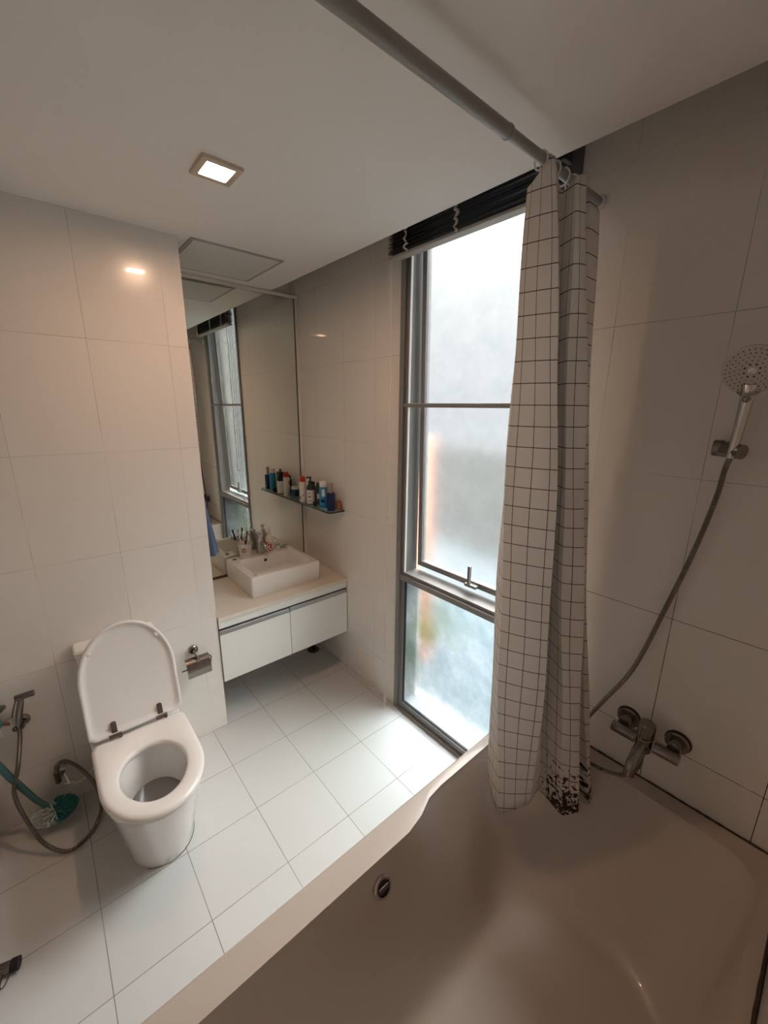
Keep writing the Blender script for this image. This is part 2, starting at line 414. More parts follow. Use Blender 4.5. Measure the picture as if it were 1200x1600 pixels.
# perimeter frame and transom (profiles with a front lip and a deeper rebate)
def prof_v(b, x0, x1, z0, z1, lip=0.0):
    bx(b, x0, x1, 0.0 - lip, FD, z0, z1, 0.0015)
bx(b, WX0, WX0 + 0.030, -0.012, FD, 0.0, 2.775, 0.0015)
bx(b, WX0 + 0.030, WX0 + 0.052, 0.004, FD, 0.0, 2.775, 0.0015)
bx(b, WX1 - 0.030, WX1, -0.012, FD, 0.0, 2.775, 0.0015)
bx(b, WX1 - 0.050, WX1 - 0.030, 0.004, FD, 0.0, 2.775, 0.0015)
bx(b, WX0 + 0.030, WX1 - 0.030, -0.012, FD, 0.0, 0.018, 0.0015)
bx(b, WX0 + 0.052, WX1 - 0.050, 0.004, FD, 0.018, 0.052, 0.0015)
bx(b, WX0 + 0.030, WX1 - 0.030, -0.010, FD, 0.855, 0.885, 0.0015)
bx(b, WX0 + 0.052, WX1 - 0.050, 0.004, FD, 0.885, 0.902, 0.0015)
bx(b, WX0 + 0.030, WX1 - 0.030, -0.012, FD, 2.735, 2.775, 0.0015)
win = struct('window_1', b, 'alu', None, 'tall grey aluminium window with frosted panes beside the curtain', 'window')
b = B(); bx(b, WX0 + 0.052, WX0 + 0.058, 0.001, 0.012, 0.905, 2.735); obj('daylight_strip', b, 'whitestrip', win)  # white strip standing in for a bright line of daylight along the frame
b = B()   # black glazing bead of the lower pane
bx(b, WX0 + 0.052, WX0 + 0.058, 0.012, 0.024, 0.052, 0.855); bx(b, WX1 - 0.056, WX1 - 0.050, 0.012, 0.024, 0.052, 0.855); bx(b, WX0 + 0.058, WX1 - 0.056, 0.012, 0.024, 0.052, 0.058)
obj('glazing_bead', b, 'gasket', win)
b = B(); bx(b, WX0 + 0.030, WX1 - 0.030, -0.008, 0.010, 1.797, 1.817, 0.003); obj('guard_bar', b, 'alu', win)
def pane(name, x0, x1, z0, z1, y, mat, parent, top_y=None):
    b = B(); bx(b, x0, x1, y, y + 0.006, z0, z1)
    b.faces.ensure_lookup_table(); b.normal_update()
    for f in b.faces:
        f.material_index = 1 if f.normal.y > 0.9 else 0
    if top_y is not None:
        for v in b.verts: v.co.y += (top_y - y) * (v.co.z - z0) / (z1 - z0)
    return obj(name, b, ['clear', mat], parent)
pane('lower_glass', WX0 + 0.054, WX1 - 0.052, 0.054, 0.853, 0.018, 'frost_low', win)
# top-hung sash pushed out at the bottom
SB, ST, ZB, ZT = 0.095, 0.060, 0.930, 2.72
sx0, sx1 = WX0 + 0.066, WX1 - 0.064
def shear(bmm, z0=ZB, z1=ZT):
    for v in bmm.verts: v.co.y += (ST - SB) * (v.co.z - z0) / (z1 - z0)
b = B()
for q in ((sx0, sx0 + 0.028, ZB, ZT), (sx1 - 0.028, sx1, ZB, ZT), (sx0 + 0.028, sx1 - 0.028, ZB, ZB + 0.030), (sx0 + 0.028, sx1 - 0.028, ZT - 0.03, ZT)):
    bx(b, q[0], q[1], SB, SB + 0.030, q[2], q[3], 0.0015)
shear(b)
sash = obj('awning_sash', b, 'alu', win)
pane('sash_glass', sx0 + 0.027, sx1 - 0.027, ZB + 0.029, ZT - 0.029, SB + 0.012 + (ST - SB) * 0.02, 'frost_up', sash, top_y=ST + 0.012)
b = B(); bx(b, 0.945, 0.959, 0.060, 0.078, 0.945, 1.045, 0.003); bx(b, 0.925, 0.995, 0.066, 0.098, 0.935, 0.950, 0.003); obj('sash_handle', b, 'alu', sash)

# ------------------------------------------------------------------ blind
bl = thing('venetian_blind', (0.91, -0.06, 2.44), 'dark wooden slatted blind drawn up above the tall window', 'blind')
BX0, BX1 = 0.498, 1.322
b = B(); nsl = 26
z = 2.470
for i in range(nsl):
    j = random.uniform(-0.004, 0.004); tl = random.uniform(-0.004, 0.004)
    x0 = BX0 + random.uniform(0, 0.006)
    r0 = len(b.verts)
    bx(b, x0, BX1 + random.uniform(-0.004, 0), -0.088 + j, -0.040 + j, z, z + 0.0028)
    b.verts.ensure_lookup_table()
    for v in list(b.verts)[r0:]: v.co.z += tl * (v.co.x - 0.9) / 0.4
    z += 0.0088
obj('slats', b, 'blind', bl)
b = B(); bx(b, BX0, BX1, -0.088, -0.042, 2.452, 2.464, 0.003); obj('bottom_rail', b, 'blindrail', bl)
b = B(); bx(b, BX0, BX1, -0.095, -0.030, 2.715, 2.765, 0.003); obj('head_rail', b, 'blind', bl)
for cx in (0.62, 0.90, 1.27):   # ladder cords bunched in front of the stack
    rnd = random.Random(int(cx * 100)); b = B()
    pts = [(cx + 0.007 * math.sin(i * 1.3 + cx) + rnd.uniform(-0.004, 0.004), -0.093 - rnd.uniform(0, 0.005), 2.456 + i * 0.0065) for i in range(40)]
    tube(b, pts, [rnd.uniform(0.0025, 0.0075) for i in range(40)], 7)
    obj('ladder_cord', b, 'cord', bl)
for (x, y, zb) in ((0.488, -0.080, 0.80), (0.482, -0.064, 0.05), (0.515, -0.090, 1.235), (0.521, -0.086, 1.235)):
    b = B(); tube(b, [(x, y, 2.72), (x + 0.001, y, 2.0), (x - 0.001, y, 1.4), (x, y, zb)] if zb < 1.3 else [(x, y, 2.72), (x, y, zb)], 0.0011, 6)
    if zb == 0.80: lathe(b, (x, y, zb - 0.012), [(0.001, 0), (0.006, 0.003), (0.006, 0.010), (0.002, 0.014)], seg=10); tube(b, [(x, y, 0.79), (x + 0.001, y, 0.4), (x - 0.006, y + 0.01, 0.05), (x + 0.004, y - 0.01, 0.004), (x + 0.016, y - 0.005, 0.01), (x + 0.012, y + 0.01, 0.12)], 0.0012, 6)
    if zb > 1.0: lathe(b, (x, y, zb - 0.010), [(0.001, 0), (0.003, 0.002), (0.003, 0.012), (0.001, 0.014)], seg=8)
    obj('pull_cord', b, 'cord', bl)

# ------------------------------------------------------------------ downlight
dl = thing('ceiling_downlight', (0.63, -0.904, H - 0.01), 'square recessed downlight glowing warm in the ceiling', 'downlight')
x0, x1, y0, y1 = 0.568, 0.692, -0.966, -0.843
b = B(); i_ = 0.020
for q in ((x0, x1, y0, y0 + i_), (x0, x1, y1 - i_, y1), (x0, x0 + i_, y0 + i_, y1 - i_), (x1 - i_, x1, y0 + i_, y1 - i_)):
    bx(b, *q, H - 0.010, H - 0.0005, 0.001)
obj('bezel', b, 'bezel', dl)
b = B(); bx(b, x0 + i_, x1 - i_, y0 + i_, y1 - i_, H - 0.0045, H - 0.001); obj('diffuser', b, 'glow', dl)

# ------------------------------------------------------------------ vanity
VX = 0.010; VM = -0.430
van = thing('vanity_cabinet', (-0.26, -0.43, 0.285), 'white wall-hung vanity cabinet with two drawers under the basin', 'cabinet')
b = B(); bx(b, -0.530, VX - 0.020, YN + 0.004, -0.004, 0.285, 0.659, 0.001); obj('carcass', b, 'cabinet', van)
b = B(); bx(b, VX - 0.0195, VX, YN + 0.004, -0.003, 0.617, 0.659, 0.001); obj('front_rail', b, 'cabinet', van)
b = B(); bx(b, VX - 0.0197, VX - 0.012, YN + 0.006, -0.005, 0.6055, 0.6165); obj('recess_shade_strip', b, 'gasket', van)  # dark strip standing in for the shade inside the drawer recess
for (y0, y1, zo) in ((YN + 0.005, VM - 0.0015, -0.003), (VM + 0.0015, -0.005, 0.0)):
    b = B(); bx(b, VX - 0.0195, VX, y0, y1, 0.286, 0.580 + zo, 0.001); d = obj('drawer', b, 'cabinet', van)
    b = B(); bx(b, VX - 0.018, VX + 0.003, y0, y1, 0.5805 + zo, 0.605 + zo, 0.004, seg=3)
    for v in b.verts:
        if v.co.z > 0.598 + zo: v.co.x -= 0.006
    obj('handle', b, 'alu_light', d)
b = B(); bx(b, XM + 0.001, VX + 0.006, YN + 0.002, -0.002, 0.6600, 0.684, 0.0015)
tag(obj('countertop', b, 'counter'), 'cream stone worktop carrying the square basin', 'countertop')
b = B(); bx(b, -0.05, 0.0, 0, 0.01, 0, 0.01)
b.free()

# basin
bs = thing('basin', (-0.3, -0.385, 0.684), 'white square ceramic basin standing on the cream worktop', 'basin')
b = B()
zt = 0.815
R_ = [rrect(-0.503, -0.092, -0.613, -0.155, 0.010, 0.6845), rrect(-0.507, -0.088, -0.617, -0.151, 0.012, 0.700), rrect(-0.507, -0.086, -0.617, -0.150, 0.012, zt - 0.006),
      rrect(-0.504, -0.089, -0.614, -0.153, 0.012, zt - 0.001), rrect(-0.500, -0.093, -0.610, -0.157, 0.012, zt),
      rrect(-0.410, -0.128, -0.573, -0.186, 0.022, zt), rrect(-0.406, -0.132, -0.569, -0.190, 0.022, zt - 0.004), rrect(-0.400, -0.138, -0.562, -0.197, 0.03, zt - 0.06),
      rrect(-0.390, -0.150, -0.550, -0.210, 0.04, zt - 0.092), rrect(-0.36, -0.18, -0.52, -0.24, 0.05, zt - 0.100), rrect(-0.28, -0.26, -0.39, -0.37, 0.009, zt - 0.104)]
loft(b, R_); obj('bowl', b, 'porcelain', bs)
b = B(); lathe(b, (-0.4045, -0.385, 0.782), [(0.0105, 0), (0.0105, 0.003), (0.008, 0.004), (0.001, 0.004)], axis=(1, 0, -0.1)); obj('overflow_hole', b, 'gasket', bs)
b = B(); lathe(b, (-0.27, -0.38, zt - 0.1035), [(0.022, 0), (0.022, 0.003), (0.010, 0.004), (0.001, 0.003)]); obj('drain', b, 'chrome', bs)
b = B(); lathe(b, (-0.455, -0.575, zt + 0.0004), [(0.013, 0), (0.013, 0.001), (0.001, 0.001)]); obj('tap_hole_plug', b, 'gasket', bs)
# grime around the foot of the basin
# basin tap
tap = thing('basin_tap', (-0.465, -0.392, zt), 'chrome pillar tap at the back of the square basin', 'tap')
b = B(); lathe(b, (-0.465, -0.392, zt + 0.0005), [(0.026, 0), (0.026, 0.006), (0.022, 0.010), (0.022, 0.110), (0.020, 0.118), (0.001, 0.118)]); obj('tap_body', b, 'chrome', tap)
b = B(); tube(b, catmull([(-0.448, -0.392, zt + 0.075), (-0.41, -0.392, zt + 0.085), (-0.375, -0.392, zt + 0.078), (-0.362, -0.392, zt + 0.055)], 6), 0.011, 12); obj('spout', b, 'chrome', tap)
b = B(); lathe(b, (-0.465, -0.392, zt + 0.119), [(0.021, 0), (0.022, 0.004), (0.022, 0.020), (0.018, 0.025), (0.001, 0.026)]); tube(b, [(-0.465, -0.392, zt + 0.136), (-0.425, -0.392, zt + 0.150)], 0.005, 8); obj('lever', b, 'chrome', tap)

# toothbrush cup
cup = thing('toothbrush_cup', (-0.455, -0.500, zt), 'white cup with a round gold emblem, filled with brushes, beside the tap', 'cup')
b = B(); lathe(b, (-0.455, -0.500, zt + 0.0005), [(0.032, 0), (0.034, 0.004), (0.046, 0.098), (0.0465, 0.100), (0.044, 0.099), (0.033, 0.012), (0.001, 0.010)], seg=32); obj('cup_body', b, 'white', cup)
def on_cup(bb, zc, w, h, ang0, r_extra=0.0006, n=16, disc=False, mi=0):
    # patch wrapped on the cup wall, facing the room
    import math as _m
    def P(a, zz):
        r = 0.034 + (zz - 0.004) / 0.094 * 0.012 + r_extra
        return Vector((-0.455 + r * _m.cos(a), -0.500 + r * _m.sin(a), zt + zz))
    if disc:
        c = bb.verts.new(P(ang0, zc)); ring = [bb.verts.new(P(ang0 + (w / 2) / 0.034 * _m.cos(t * 2 * PI / n), zc + h / 2 * _m.sin(t * 2 * PI / n))) for t in range(n)]
        for k in range(n): f = bb.faces.new((c, ring[k], ring[(k + 1) % n])); f.material_index = mi
    else:
        v = [bb.verts.new(P(ang0 + sx * (w / 2) / 0.034, zc + sz * h / 2)) for sx, sz in ((-1, -1), (0, -1), (1, -1), (1, 1), (0, 1), (-1, 1))]
        f = bb.faces.new((v[0], v[1], v[4], v[5])); f.material_index = mi
        f = bb.faces.new((v[1], v[2], v[3], v[4])); f.material_index = mi
b = B(); on_cup(b, 0.060, 0.030, 0.036, -0.55, disc=True)
for k, wd in enumerate((0.010, 0.008)): on_cup(b, 0.030, wd, 0.005, -0.70 + k * 0.32)
obj('emblem', b, pm('gold_print', (0.42, 0.30, 0.17), 0.5), cup)
BR = [((-0.445, -0.515, zt + 0.012), (-0.425, -0.545, zt + 0.180), 'white', 'white'), ((-0.45, -0.50, zt + 0.012), (-0.435, -0.480, zt + 0.150), 'white', 'white'),
      ((-0.46, -0.51, zt + 0.012), (-0.470, -0.530, zt + 0.165), 'black', 'black'), ((-0.47, -0.49, zt + 0.012), (-0.480, -0.468, zt + 0.170), 'black', 'copper'), ((-0.44, -0.49, zt + 0.012), (-0.425, -0.508, zt + 0.125), 'black', 'black')]
for k, (p0, p1, hm, bmn) in enumerate(BR):
    p0, p1 = Vector(p0), Vector(p1); d = (p1 - p0).normalized()
    lab = ['white toothbrush leaning furthest left in the cup', 'white toothbrush with short head in the middle of the cup', 'black handled brush at the back of the cup', 'dark slim brush with copper head nearest the tap', 'short black brush at the front of the cup'][k]
    t = thing('toothbrush', p0, lab, 'toothbrush', 'brushes in the cup')
    b = B(); tube(b, [p0, p0.lerp(p1, 0.5), p0.lerp(p1, 0.8), p1], [0.0035, 0.005, 0.0028, 0.0045], 8); obj('handle', b, hm, t)
    b = B(); u, w_ = basis(d); c = p1 - d * 0.010; tube(b, [c - d * 0.010 + Vector((0.006, 0, 0)), c + d * 0.012 + Vector((0.006, 0, 0))], 0.0055 if k != 3 else 0.008, 8); obj('bristles', b, bmn, t)

# pump bottle
def pump_bottle(base, h, r, mats, label, cat='bottle', name='pump_bottle', group=None, ang=0.0, band=None, flower=False, pump_h=0.045):
    x, y, z = base
    t = thing(name, base, label, cat, group)
    b = B(); lathe(b, (x, y, z + 0.0006), [(r * 0.92, 0), (r, 0.004), (r, h * 0.62), (r * 0.92, h * 0.74), (r * 0.5, h * 0.84), (r * 0.42, h * 0.86)], seg=24); obj('bottle_body', b, mats[0], t)
    if band:
        b = B(); lathe(b, (x, y, z + h * band[0]), [(r + 0.0006, 0), (r + 0.0006, h * (band[1] - band[0]))], seg=24, cap=False); obj('label_band', b, mats[2], t)
        for q, (zz, ww) in enumerate(((0.78, 0.7), (0.55, 0.9), (0.48, 0.6), (0.22, 0.8))):
            b = B()
            zc = z + h * (band[0] + (band[1] - band[0]) * zz)
            rr = r + 0.0011
            vs = [b.verts.new((x + rr * math.cos(-0.9 + ww * (k / 6 - 0.5)), y + rr * math.sin(-0.9 + ww * (k / 6 - 0.5)), zc + s * 0.0022)) for k in range(7) for s in (-1, 1)]
            for k in range(6): b.faces.new((vs[2 * k], vs[2 * k + 2], vs[2 * k + 3], vs[2 * k + 1]))
            obj('label_print', b, 'black', t)
    if flower:
        b = B()
        for k in range(26):
            a = -0.75 + random.uniform(-0.9, 0.9); zz = z + h * random.uniform(0.08, 0.52) ; rr = r + 0.001; s = random.uniform(0.003, 0.007)
            c = b.verts.new((x + rr * math.cos(a), y + rr * math.sin(a), zz))
            ring = [b.verts.new((x + rr * math.cos(a + s / r * math.cos(q)), y + rr * math.sin(a + s / r * math.cos(q)), zz + s * math.sin(q))) for q in [j * PI / 4 for j in range(8)]]
            for j in range(8): b.faces.new((c, ring[j], ring[(j + 1) % 8]))
        obj('flower_print', b, 'red', t)
    b = B(); zz = z + h * 0.86
    lathe(b, (x, y, zz), [(r * 0.5, 0), (r * 0.5, 0.016), (r * 0.2, 0.018), (r * 0.2, pump_h - 0.012), (r * 0.38, pump_h - 0.010), (r * 0.38, pump_h), (0.001, pump_h)], seg=16)
    dx, dy = math.cos(ang), math.sin(ang)
    tube(b, [(x, y, zz + pump_h - 0.005), (x + dx * 0.02, y + dy * 0.02, zz + pump_h - 0.005), (x + dx * 0.030, y + dy * 0.030, zz + pump_h - 0.011)], 0.0045, 8)
    obj('pump', b, mats[1], t)
    return t
pump_bottle((-0.470, -0.318, zt), 0.135, 0.029, ('white', 'white'), 'white pump bottle with red flowers behind the basin', flower=True, ang=-2.2, pump_h=0.055)
# soap dish odds
b = B(); lathe(b, (-0.470, -0.258, zt + 0.0005), [(0.016, 0), (0.018, 0.006), (0.014, 0.014), (0.001, 0.016)], seg=16)
tag(obj('soap_bar', b, 'white', angle=80), 'small white soap lump right of the flowered pump bottle', 'soap')
b = B(); bx(b, -0.490, -0.455, -0.232, -0.200, zt + 0.0005, zt + 0.007, 0.002); tag(obj('razor_head', b, 'alu_light'), 'small grey razor head on the basin corner', 'razor')

# ------------------------------------------------------------------ glass shelf and toiletries
SZ = 1.150
b = B()
ring0 = rrect(-0.519, -0.006, -0.118, -0.001, 0.003, SZ - 0.006)
def shelf_ring(z, ins=0.0):
    p = []
    x0, x1, y0, y1 = -0.519, -0.006 - ins, -0.118 + ins, -0.001
    p += [Vector((x1, y1, z)), Vector((x0, y1, z)), Vector((x0, y0, z))]
    for k in range(9):
        a = -PI / 2 + (PI / 2) * k / 8; r = 0.030
        p.append(Vector((x1 - r + r * math.cos(a), y0 + r + r * math.sin(a), z)))
    return p
loft(b, [shelf_ring(SZ - 0.009), shelf_ring(SZ)])
for f in b.faces:
    if abs(f.normal.z) < 0.5: pass
b.normal_update()
for f in b.faces: f.material_index = 0 if len(f.verts) > 4 else 1; f.smooth = False
tag(obj('glass_shelf', b, ['shelfglass', 'shelfedge'], smooth=False), 'dark-edged glass shelf of toiletries on the wall beside the mirror', 'shelf')
G = 'toiletries on the glass shelf'
def can(name, base, r, h, prof_cap, mats, label, extra=None):
    x, y, z = base
    t = thing(name, base, label, 'bottle', G)
    b = B(); lathe(b, (x, y, z + 0.0006), [(r * 0.94, 0), (r, 0.003), (r, h - r * 0.35), (r * 0.85, h)], seg=24); obj('bottle_body', b, mats[0], t)
    b = B(); lathe(b, (x, y, z + h + 0.0008), prof_cap, seg=20); obj('cap', b, mats[1], t)
    if extra: extra(t, x, y, z)
    return t
def wrap_patch(x, y, z0, z1, r, a0, a1, name, mat, t):
    b = B(); n = 10
    lo = [b.verts.new((x + r * math.cos(a0 + (a1 - a0) * k / n), y + r * math.sin(a0 + (a1 - a0) * k / n), z0)) for k in range(n + 1)]
    hi = [b.verts.new((x + r * math.cos(a0 + (a1 - a0) * k / n), y + r * math.sin(a0 + (a1 - a0) * k / n), z1)) for k in range(n + 1)]
    for k in range(n): b.faces.new((lo[k], lo[k + 1], hi[k + 1], hi[k]))
    obj(name, b, mat, t)
# spray with red cap
def ex1(t, x, y, z):
    wrap_patch(x, y, z + 0.022, z + 0.040, 0.0249, -1.5, -1.1, 'label_print', 'black', t)
    wrap_patch(x, y, z + 0.044, z + 0.050, 0.0249, -0.7, -0.3, 'label_print', 'black', t)
    wrap_patch(x, y, z + 0.085, z + 0.112, 0.0249, 2.2, 2.9, 'round_print', 'red', t)
can('spray_bottle', (-0.400, -0.080, SZ), 0.024, 0.140, [(0.019, 0), (0.021, 0.004), (0.020, 0.024), (0.013, 0.036), (0.001, 0.038)], ('white', 'red'), 'white spray bottle with a red cap on the glass shelf', ex1)
pump_bottle((-0.300, -0.076, SZ), 0.165, 0.0265, ('black', 'black', 'white'), 'black pump bottle with a large white label on the glass shelf', group=G, band=(0.03, 0.60), ang=-2.6)
b = B(); bx(b, -0.247, -0.203, -0.062, -0.020, SZ + 0.0006, SZ + 0.155, 0.003)
bxo = thing('dark_carton', (-0.225, -0.041, SZ), 'tall black carton standing behind the others on the shelf', 'box', G)
obj('carton', b, 'black', bxo)
b = B(); bx(b, -0.236, -0.214, -0.0632, -0.0624, SZ + 0.045, SZ + 0.080); obj('label_print', b, 'white', bxo)
b = B(); lathe(b, (-0.222, -0.092, SZ + 0.0006), [(0.013, 0), (0.014, 0.003), (0.013, 0.028), (0.008, 0.034), (0.001, 0.035)], seg=16); tag(obj('small_jar', b, 'black'), 'tiny black jar in front of the black carton', 'jar', G)
def ex3(t, x, y, z):
    wrap_patch(x, y, z + 0.080, z + 0.128, 0.0263, -0.9, -0.15, 'label_swoosh', 'white', t)
    wrap_patch(x, y, z + 0.012, z + 0.020, 0.0263, -1.5, -0.5, 'label_print', 'blue', t)
    wrap_patch(x, y, z + 0.040, z + 0.060, 0.0263, -1.2, -0.2, 'label_print', 'navy', t)
can('blue_can', (-0.150, -0.070, SZ), 0.0255, 0.140, [(0.0235, 0), (0.0235, 0.034), (0.022, 0.037), (0.001, 0.038)], ('cyan', 'white'), 'bright blue can with a white cap, second from the shelf end', ex3)
can('navy_bottle', (-0.062, -0.068, SZ), 0.0255, 0.115, [(0.0125, 0), (0.0125, 0.058), (0.011, 0.062), (0.001, 0.062)], ('navy', 'gold'), 'navy glass bottle with a tall gold cap near the shelf end')
can('amber_bottle', (-0.036, -0.022, SZ), 0.017, 0.050, [(0.010, 0), (0.009, 0.012), (0.001, 0.014)], ('orange', 'orange'), 'small amber bottle in the corner behind the navy bottle')
b = B(); lathe(b, (-0.455, -0.040, SZ + 0.0006), [(0.027, 0), (0.029, 0.003), (0.029, 0.050), (0.027, 0.054), (0.001, 0.054)], seg=24)
jr = thing('cream_jar', (-0.455, -0.04, SZ), 'round blue cream jar with a pale lid next to the mirror', 'jar', G); obj('jar_body', b, 'blue', jr)
b = B(); lathe(b, (-0.455, -0.040, SZ + 0.055), [(0.030, 0), (0.030, 0.014), (0.028, 0.018), (0.001, 0.018)], seg=24); obj('lid', b, 'white', jr)
can('dark_bottle', (-0.345, -0.032, SZ), 0.022, 0.110, [(0.015, 0), (0.016, 0.030), (0.001, 0.034)], ('black', 'black'), 'plain black bottle half hidden behind the red-capped spray')

# ------------------------------------------------------------------ towel on a ring, niche side wall
tw = thing('hand_towel', (-0.18, -0.79, 0.98), 'blue hand towel hanging at the edge of the basin niche', 'towel')
b = B()
rings = []
for i in range(14):
    t = i / 13; z = 1.392 - t * 0.40
    hw = 0.034 + 0.040 * t ** 0.8 ; hd = 0.010 + 0.026 * t ** 0.8
    cx = -0.212 + 0.010 * t; cy = YN + 0.035 + 0.028 * t
    ring = []
    for k in range(28):
        a = 2 * PI * k / 28; fold = 1 + 0.12 * math.sin(5 * a + t * 2) * t
        ring.append(Vector((cx + hw * math.cos(a) * fold, cy + hd * math.sin(a) * fold, z + 0.006 * math.sin(3 * a) * (1 if i == 13 else 0))))
    rings.append(ring)
loft(b, rings); obj('cloth', b, 'towel', tw, angle=70)
b = B(); bx(b, -0.242, -0.180, YN + 0.020, YN + 0.052, 1.388, 1.398, 0.002); obj('hem_loop', b, 'white', tw)
hk = thing('towel_hook', (-0.235, YN, 1.39), 'thin chrome hook holding the blue towel', 'hook')
b = B(); tube(b, catmull([(-0.212, YN + 0.001, 1.49), (-0.212, YN + 0.035, 1.485), (-0.212, YN + 0.045, 1.44), (-0.212, YN + 0.036, 1.396)], 6), 0.003, 8); obj('hook_arm', b, 'chrome', hk)
b = B(); lathe(b, (-0.212, YN + 0.0005, 1.49), [(0.016, 0), (0.016, 0.006), (0.001, 0.007)], axis=(0, 1, 0)); obj('hook_plate', b, 'chrome', hk)

# drain cover in the floor corner under the vanity
dg = thing('floor_drain', (-0.33, -0.085, 0.0), 'dark floor drain in the corner under the vanity', 'drain')
b = B(); lathe(b, (-0.33, -0.085, 0.0005), [(0.045, 0), (0.045, 0.004), (0.038, 0.005), (0.001, 0.005)], seg=24); obj('grate', b, 'darksteel', dg)
b = B(); tube(b, catmull([(-0.33, -0.085, 0.005), (-0.33, -0.085, 0.10), (-0.33, -0.10, 0.20), (-0.33, -0.20, 0.284)], 6), 0.018, 12); obj('waste_pipe', b, 'black', dg)

# ------------------------------------------------------------------ toilet
CY = -1.302
toi = thing('toilet', (0.35, CY, 0.0), 'white one-piece toilet with its lid raised, against the tiled wall', 'toilet')
def dring(xb, xs, xf, hw, z, n=64, rb=0.03, cy=CY, ex=2.0):
    """D outline sampled by angle round a centre"""
    poly = []
    for k in range(5):
        a = PI + (PI / 2) * (k / 4); poly.append((xb + rb + rb * math.cos(a), cy - hw + rb + rb * math.sin(a)))
    for k in range(33):
        a = -PI / 2 + PI * k / 32
        poly.append((xs + (xf - xs) * abs(math.cos(a)) ** (2 / ex), cy + hw * (1 if a > 0 else -1) * abs(math.sin(a)) ** (2 / ex)))
    for k in range(5):
        a = PI / 2 + (PI / 2) * (k / 4); poly.append((xb + rb + rb * math.cos(a), cy + hw - rb + rb * math.sin(a)))
    cx = (xb + xf) / 2
    out = []
    for i in range(n):
        a = 2 * PI * i / n; dx, dy = math.cos(a), math.sin(a); best = None
        for (ax, ay), (bx_, by_) in zip(poly, poly[1:] + poly[:1]):
            ex_, ey_ = bx_ - ax, by_ - ay; den = dx * ey_ - dy * ex_
            if abs(den) < 1e-12: continue
            t = ((ax - cx) * ey_ - (ay - cy) * ex_) / den; s = ((ax - cx) * dy - (ay - cy) * dx) / den
            if t > 0 and -1e-6 <= s <= 1 + 1e-6 and (best is None or t > best): best = t
        out.append(Vector((cx + dx * best, cy + dy * best, z)))
    return out
def oval(cx, rx, ry, z, n=64, cy=CY, a0=0.0, egg=0.0):
    out = []
    for i in range(n):
        a = 2 * PI * i / n
        out.append(Vector((cx + rx * math.cos(a), cy + ry * math.sin(a) * (1 + egg * math.cos(a)), z)))
    return out
b = B()
body = [dring(0.004, 0.44, 0.590, 0.122, 0.0005), dring(0.004, 0.44, 0.592, 0.124, 0.01), dring(0.004, 0.45, 0.640, 0.140, 0.14), dring(0.004, 0.48, 0.695, 0.160, 0.28),
        dring(0.004, 0.50, 0.733, 0.173, 0.36), dring(0.004, 0.51, 0.742, 0.176, 0.383), dring(0.006, 0.51, 0.737, 0.172, 0.389)]
hole = [oval(0.53, 0.165, 0.125, 0.392), oval(0.53, 0.160, 0.120, 0.375), oval(0.525, 0.148, 0.112, 0.30), oval(0.51, 0.128, 0.100, 0.22), oval(0.49, 0.095, 0.075, 0.15), oval(0.47, 0.060, 0.050, 0.11)]
# angular layout of the first hole ring must follow the body's centre
def reang(r, cx):
    return r
loft(b, body + hole)
obj('bowl', b, 'porcelain', toi, angle=50)
b = B(); loft(b, [oval(0.513, 0.132, 0.103, 0.230), oval(0.513, 0.133, 0.104, 0.231)]); obj('water', b, pm('bowl_water_shade', (0.22, 0.22, 0.215), 0.02, coat=1), toi)  # water set high and dark grey, standing in for shade inside the bowl
b = B(); R_ = [rrect(0.004, 0.100, CY - 0.160, CY + 0.135, 0.012, 0.392), rrect(0.004, 0.102, CY - 0.166, CY + 0.138, 0.014, 0.42), rrect(0.004, 0.102, CY - 0.168, CY + 0.140, 0.014, 0.752)]
loft(b, R_); obj('cistern', b, 'porcelain', toi)
b = B(); R_ = [rrect(0.004, 0.104, CY - 0.171, CY + 0.143, 0.014, 0.7525), rrect(0.004, 0.105, CY - 0.172, CY + 0.144, 0.014, 0.772), rrect(0.010, 0.098, CY - 0.166, CY + 0.138, 0.012, 0.779)]
loft(b, R_); obj('cistern_lid', b, 'porcelain', toi)
b = B(); lathe(b, (0.055, CY, 0.7795), [(0.022, 0), (0.022, 0.003), (0.018, 0.005), (0.001, 0.005)]); obj('flush_button', b, 'chrome', toi)
# seat ring
b = B()
hc = (0.535, 0.147, 0.112)
def seat_hole(z, g=0.0): 
    # egg-shaped opening sampled by angle round the seat centre
    r = oval(hc[0], hc[1] + g, hc[2] + g, z, egg=-0.06); return r
SO = [dring(0.262, 0.52, 0.750, 0.174, 0.3965, rb=0.015), dring(0.258, 0.52, 0.758, 0.180, 0.403, rb=0.015), dring(0.258, 0.52, 0.758, 0.180, 0.412, rb=0.015), dring(0.263, 0.52, 0.752, 0.175, 0.420, rb=0.015), dring(0.275, 0.52, 0.740, 0.164, 0.4235, rb=0.015)]
SI = [seat_hole(0.421, 0.012), seat_hole(0.416, 0.003), seat_hole(0.405, 0.0), seat_hole(0.3965, 0.002)]
loft(b, SO + SI + [SO[0]], False, False)
bmesh.ops.remove_doubles(b, verts=b.verts, dist=1e-6)
obj('seat', b, 'seat', toi, angle=60)
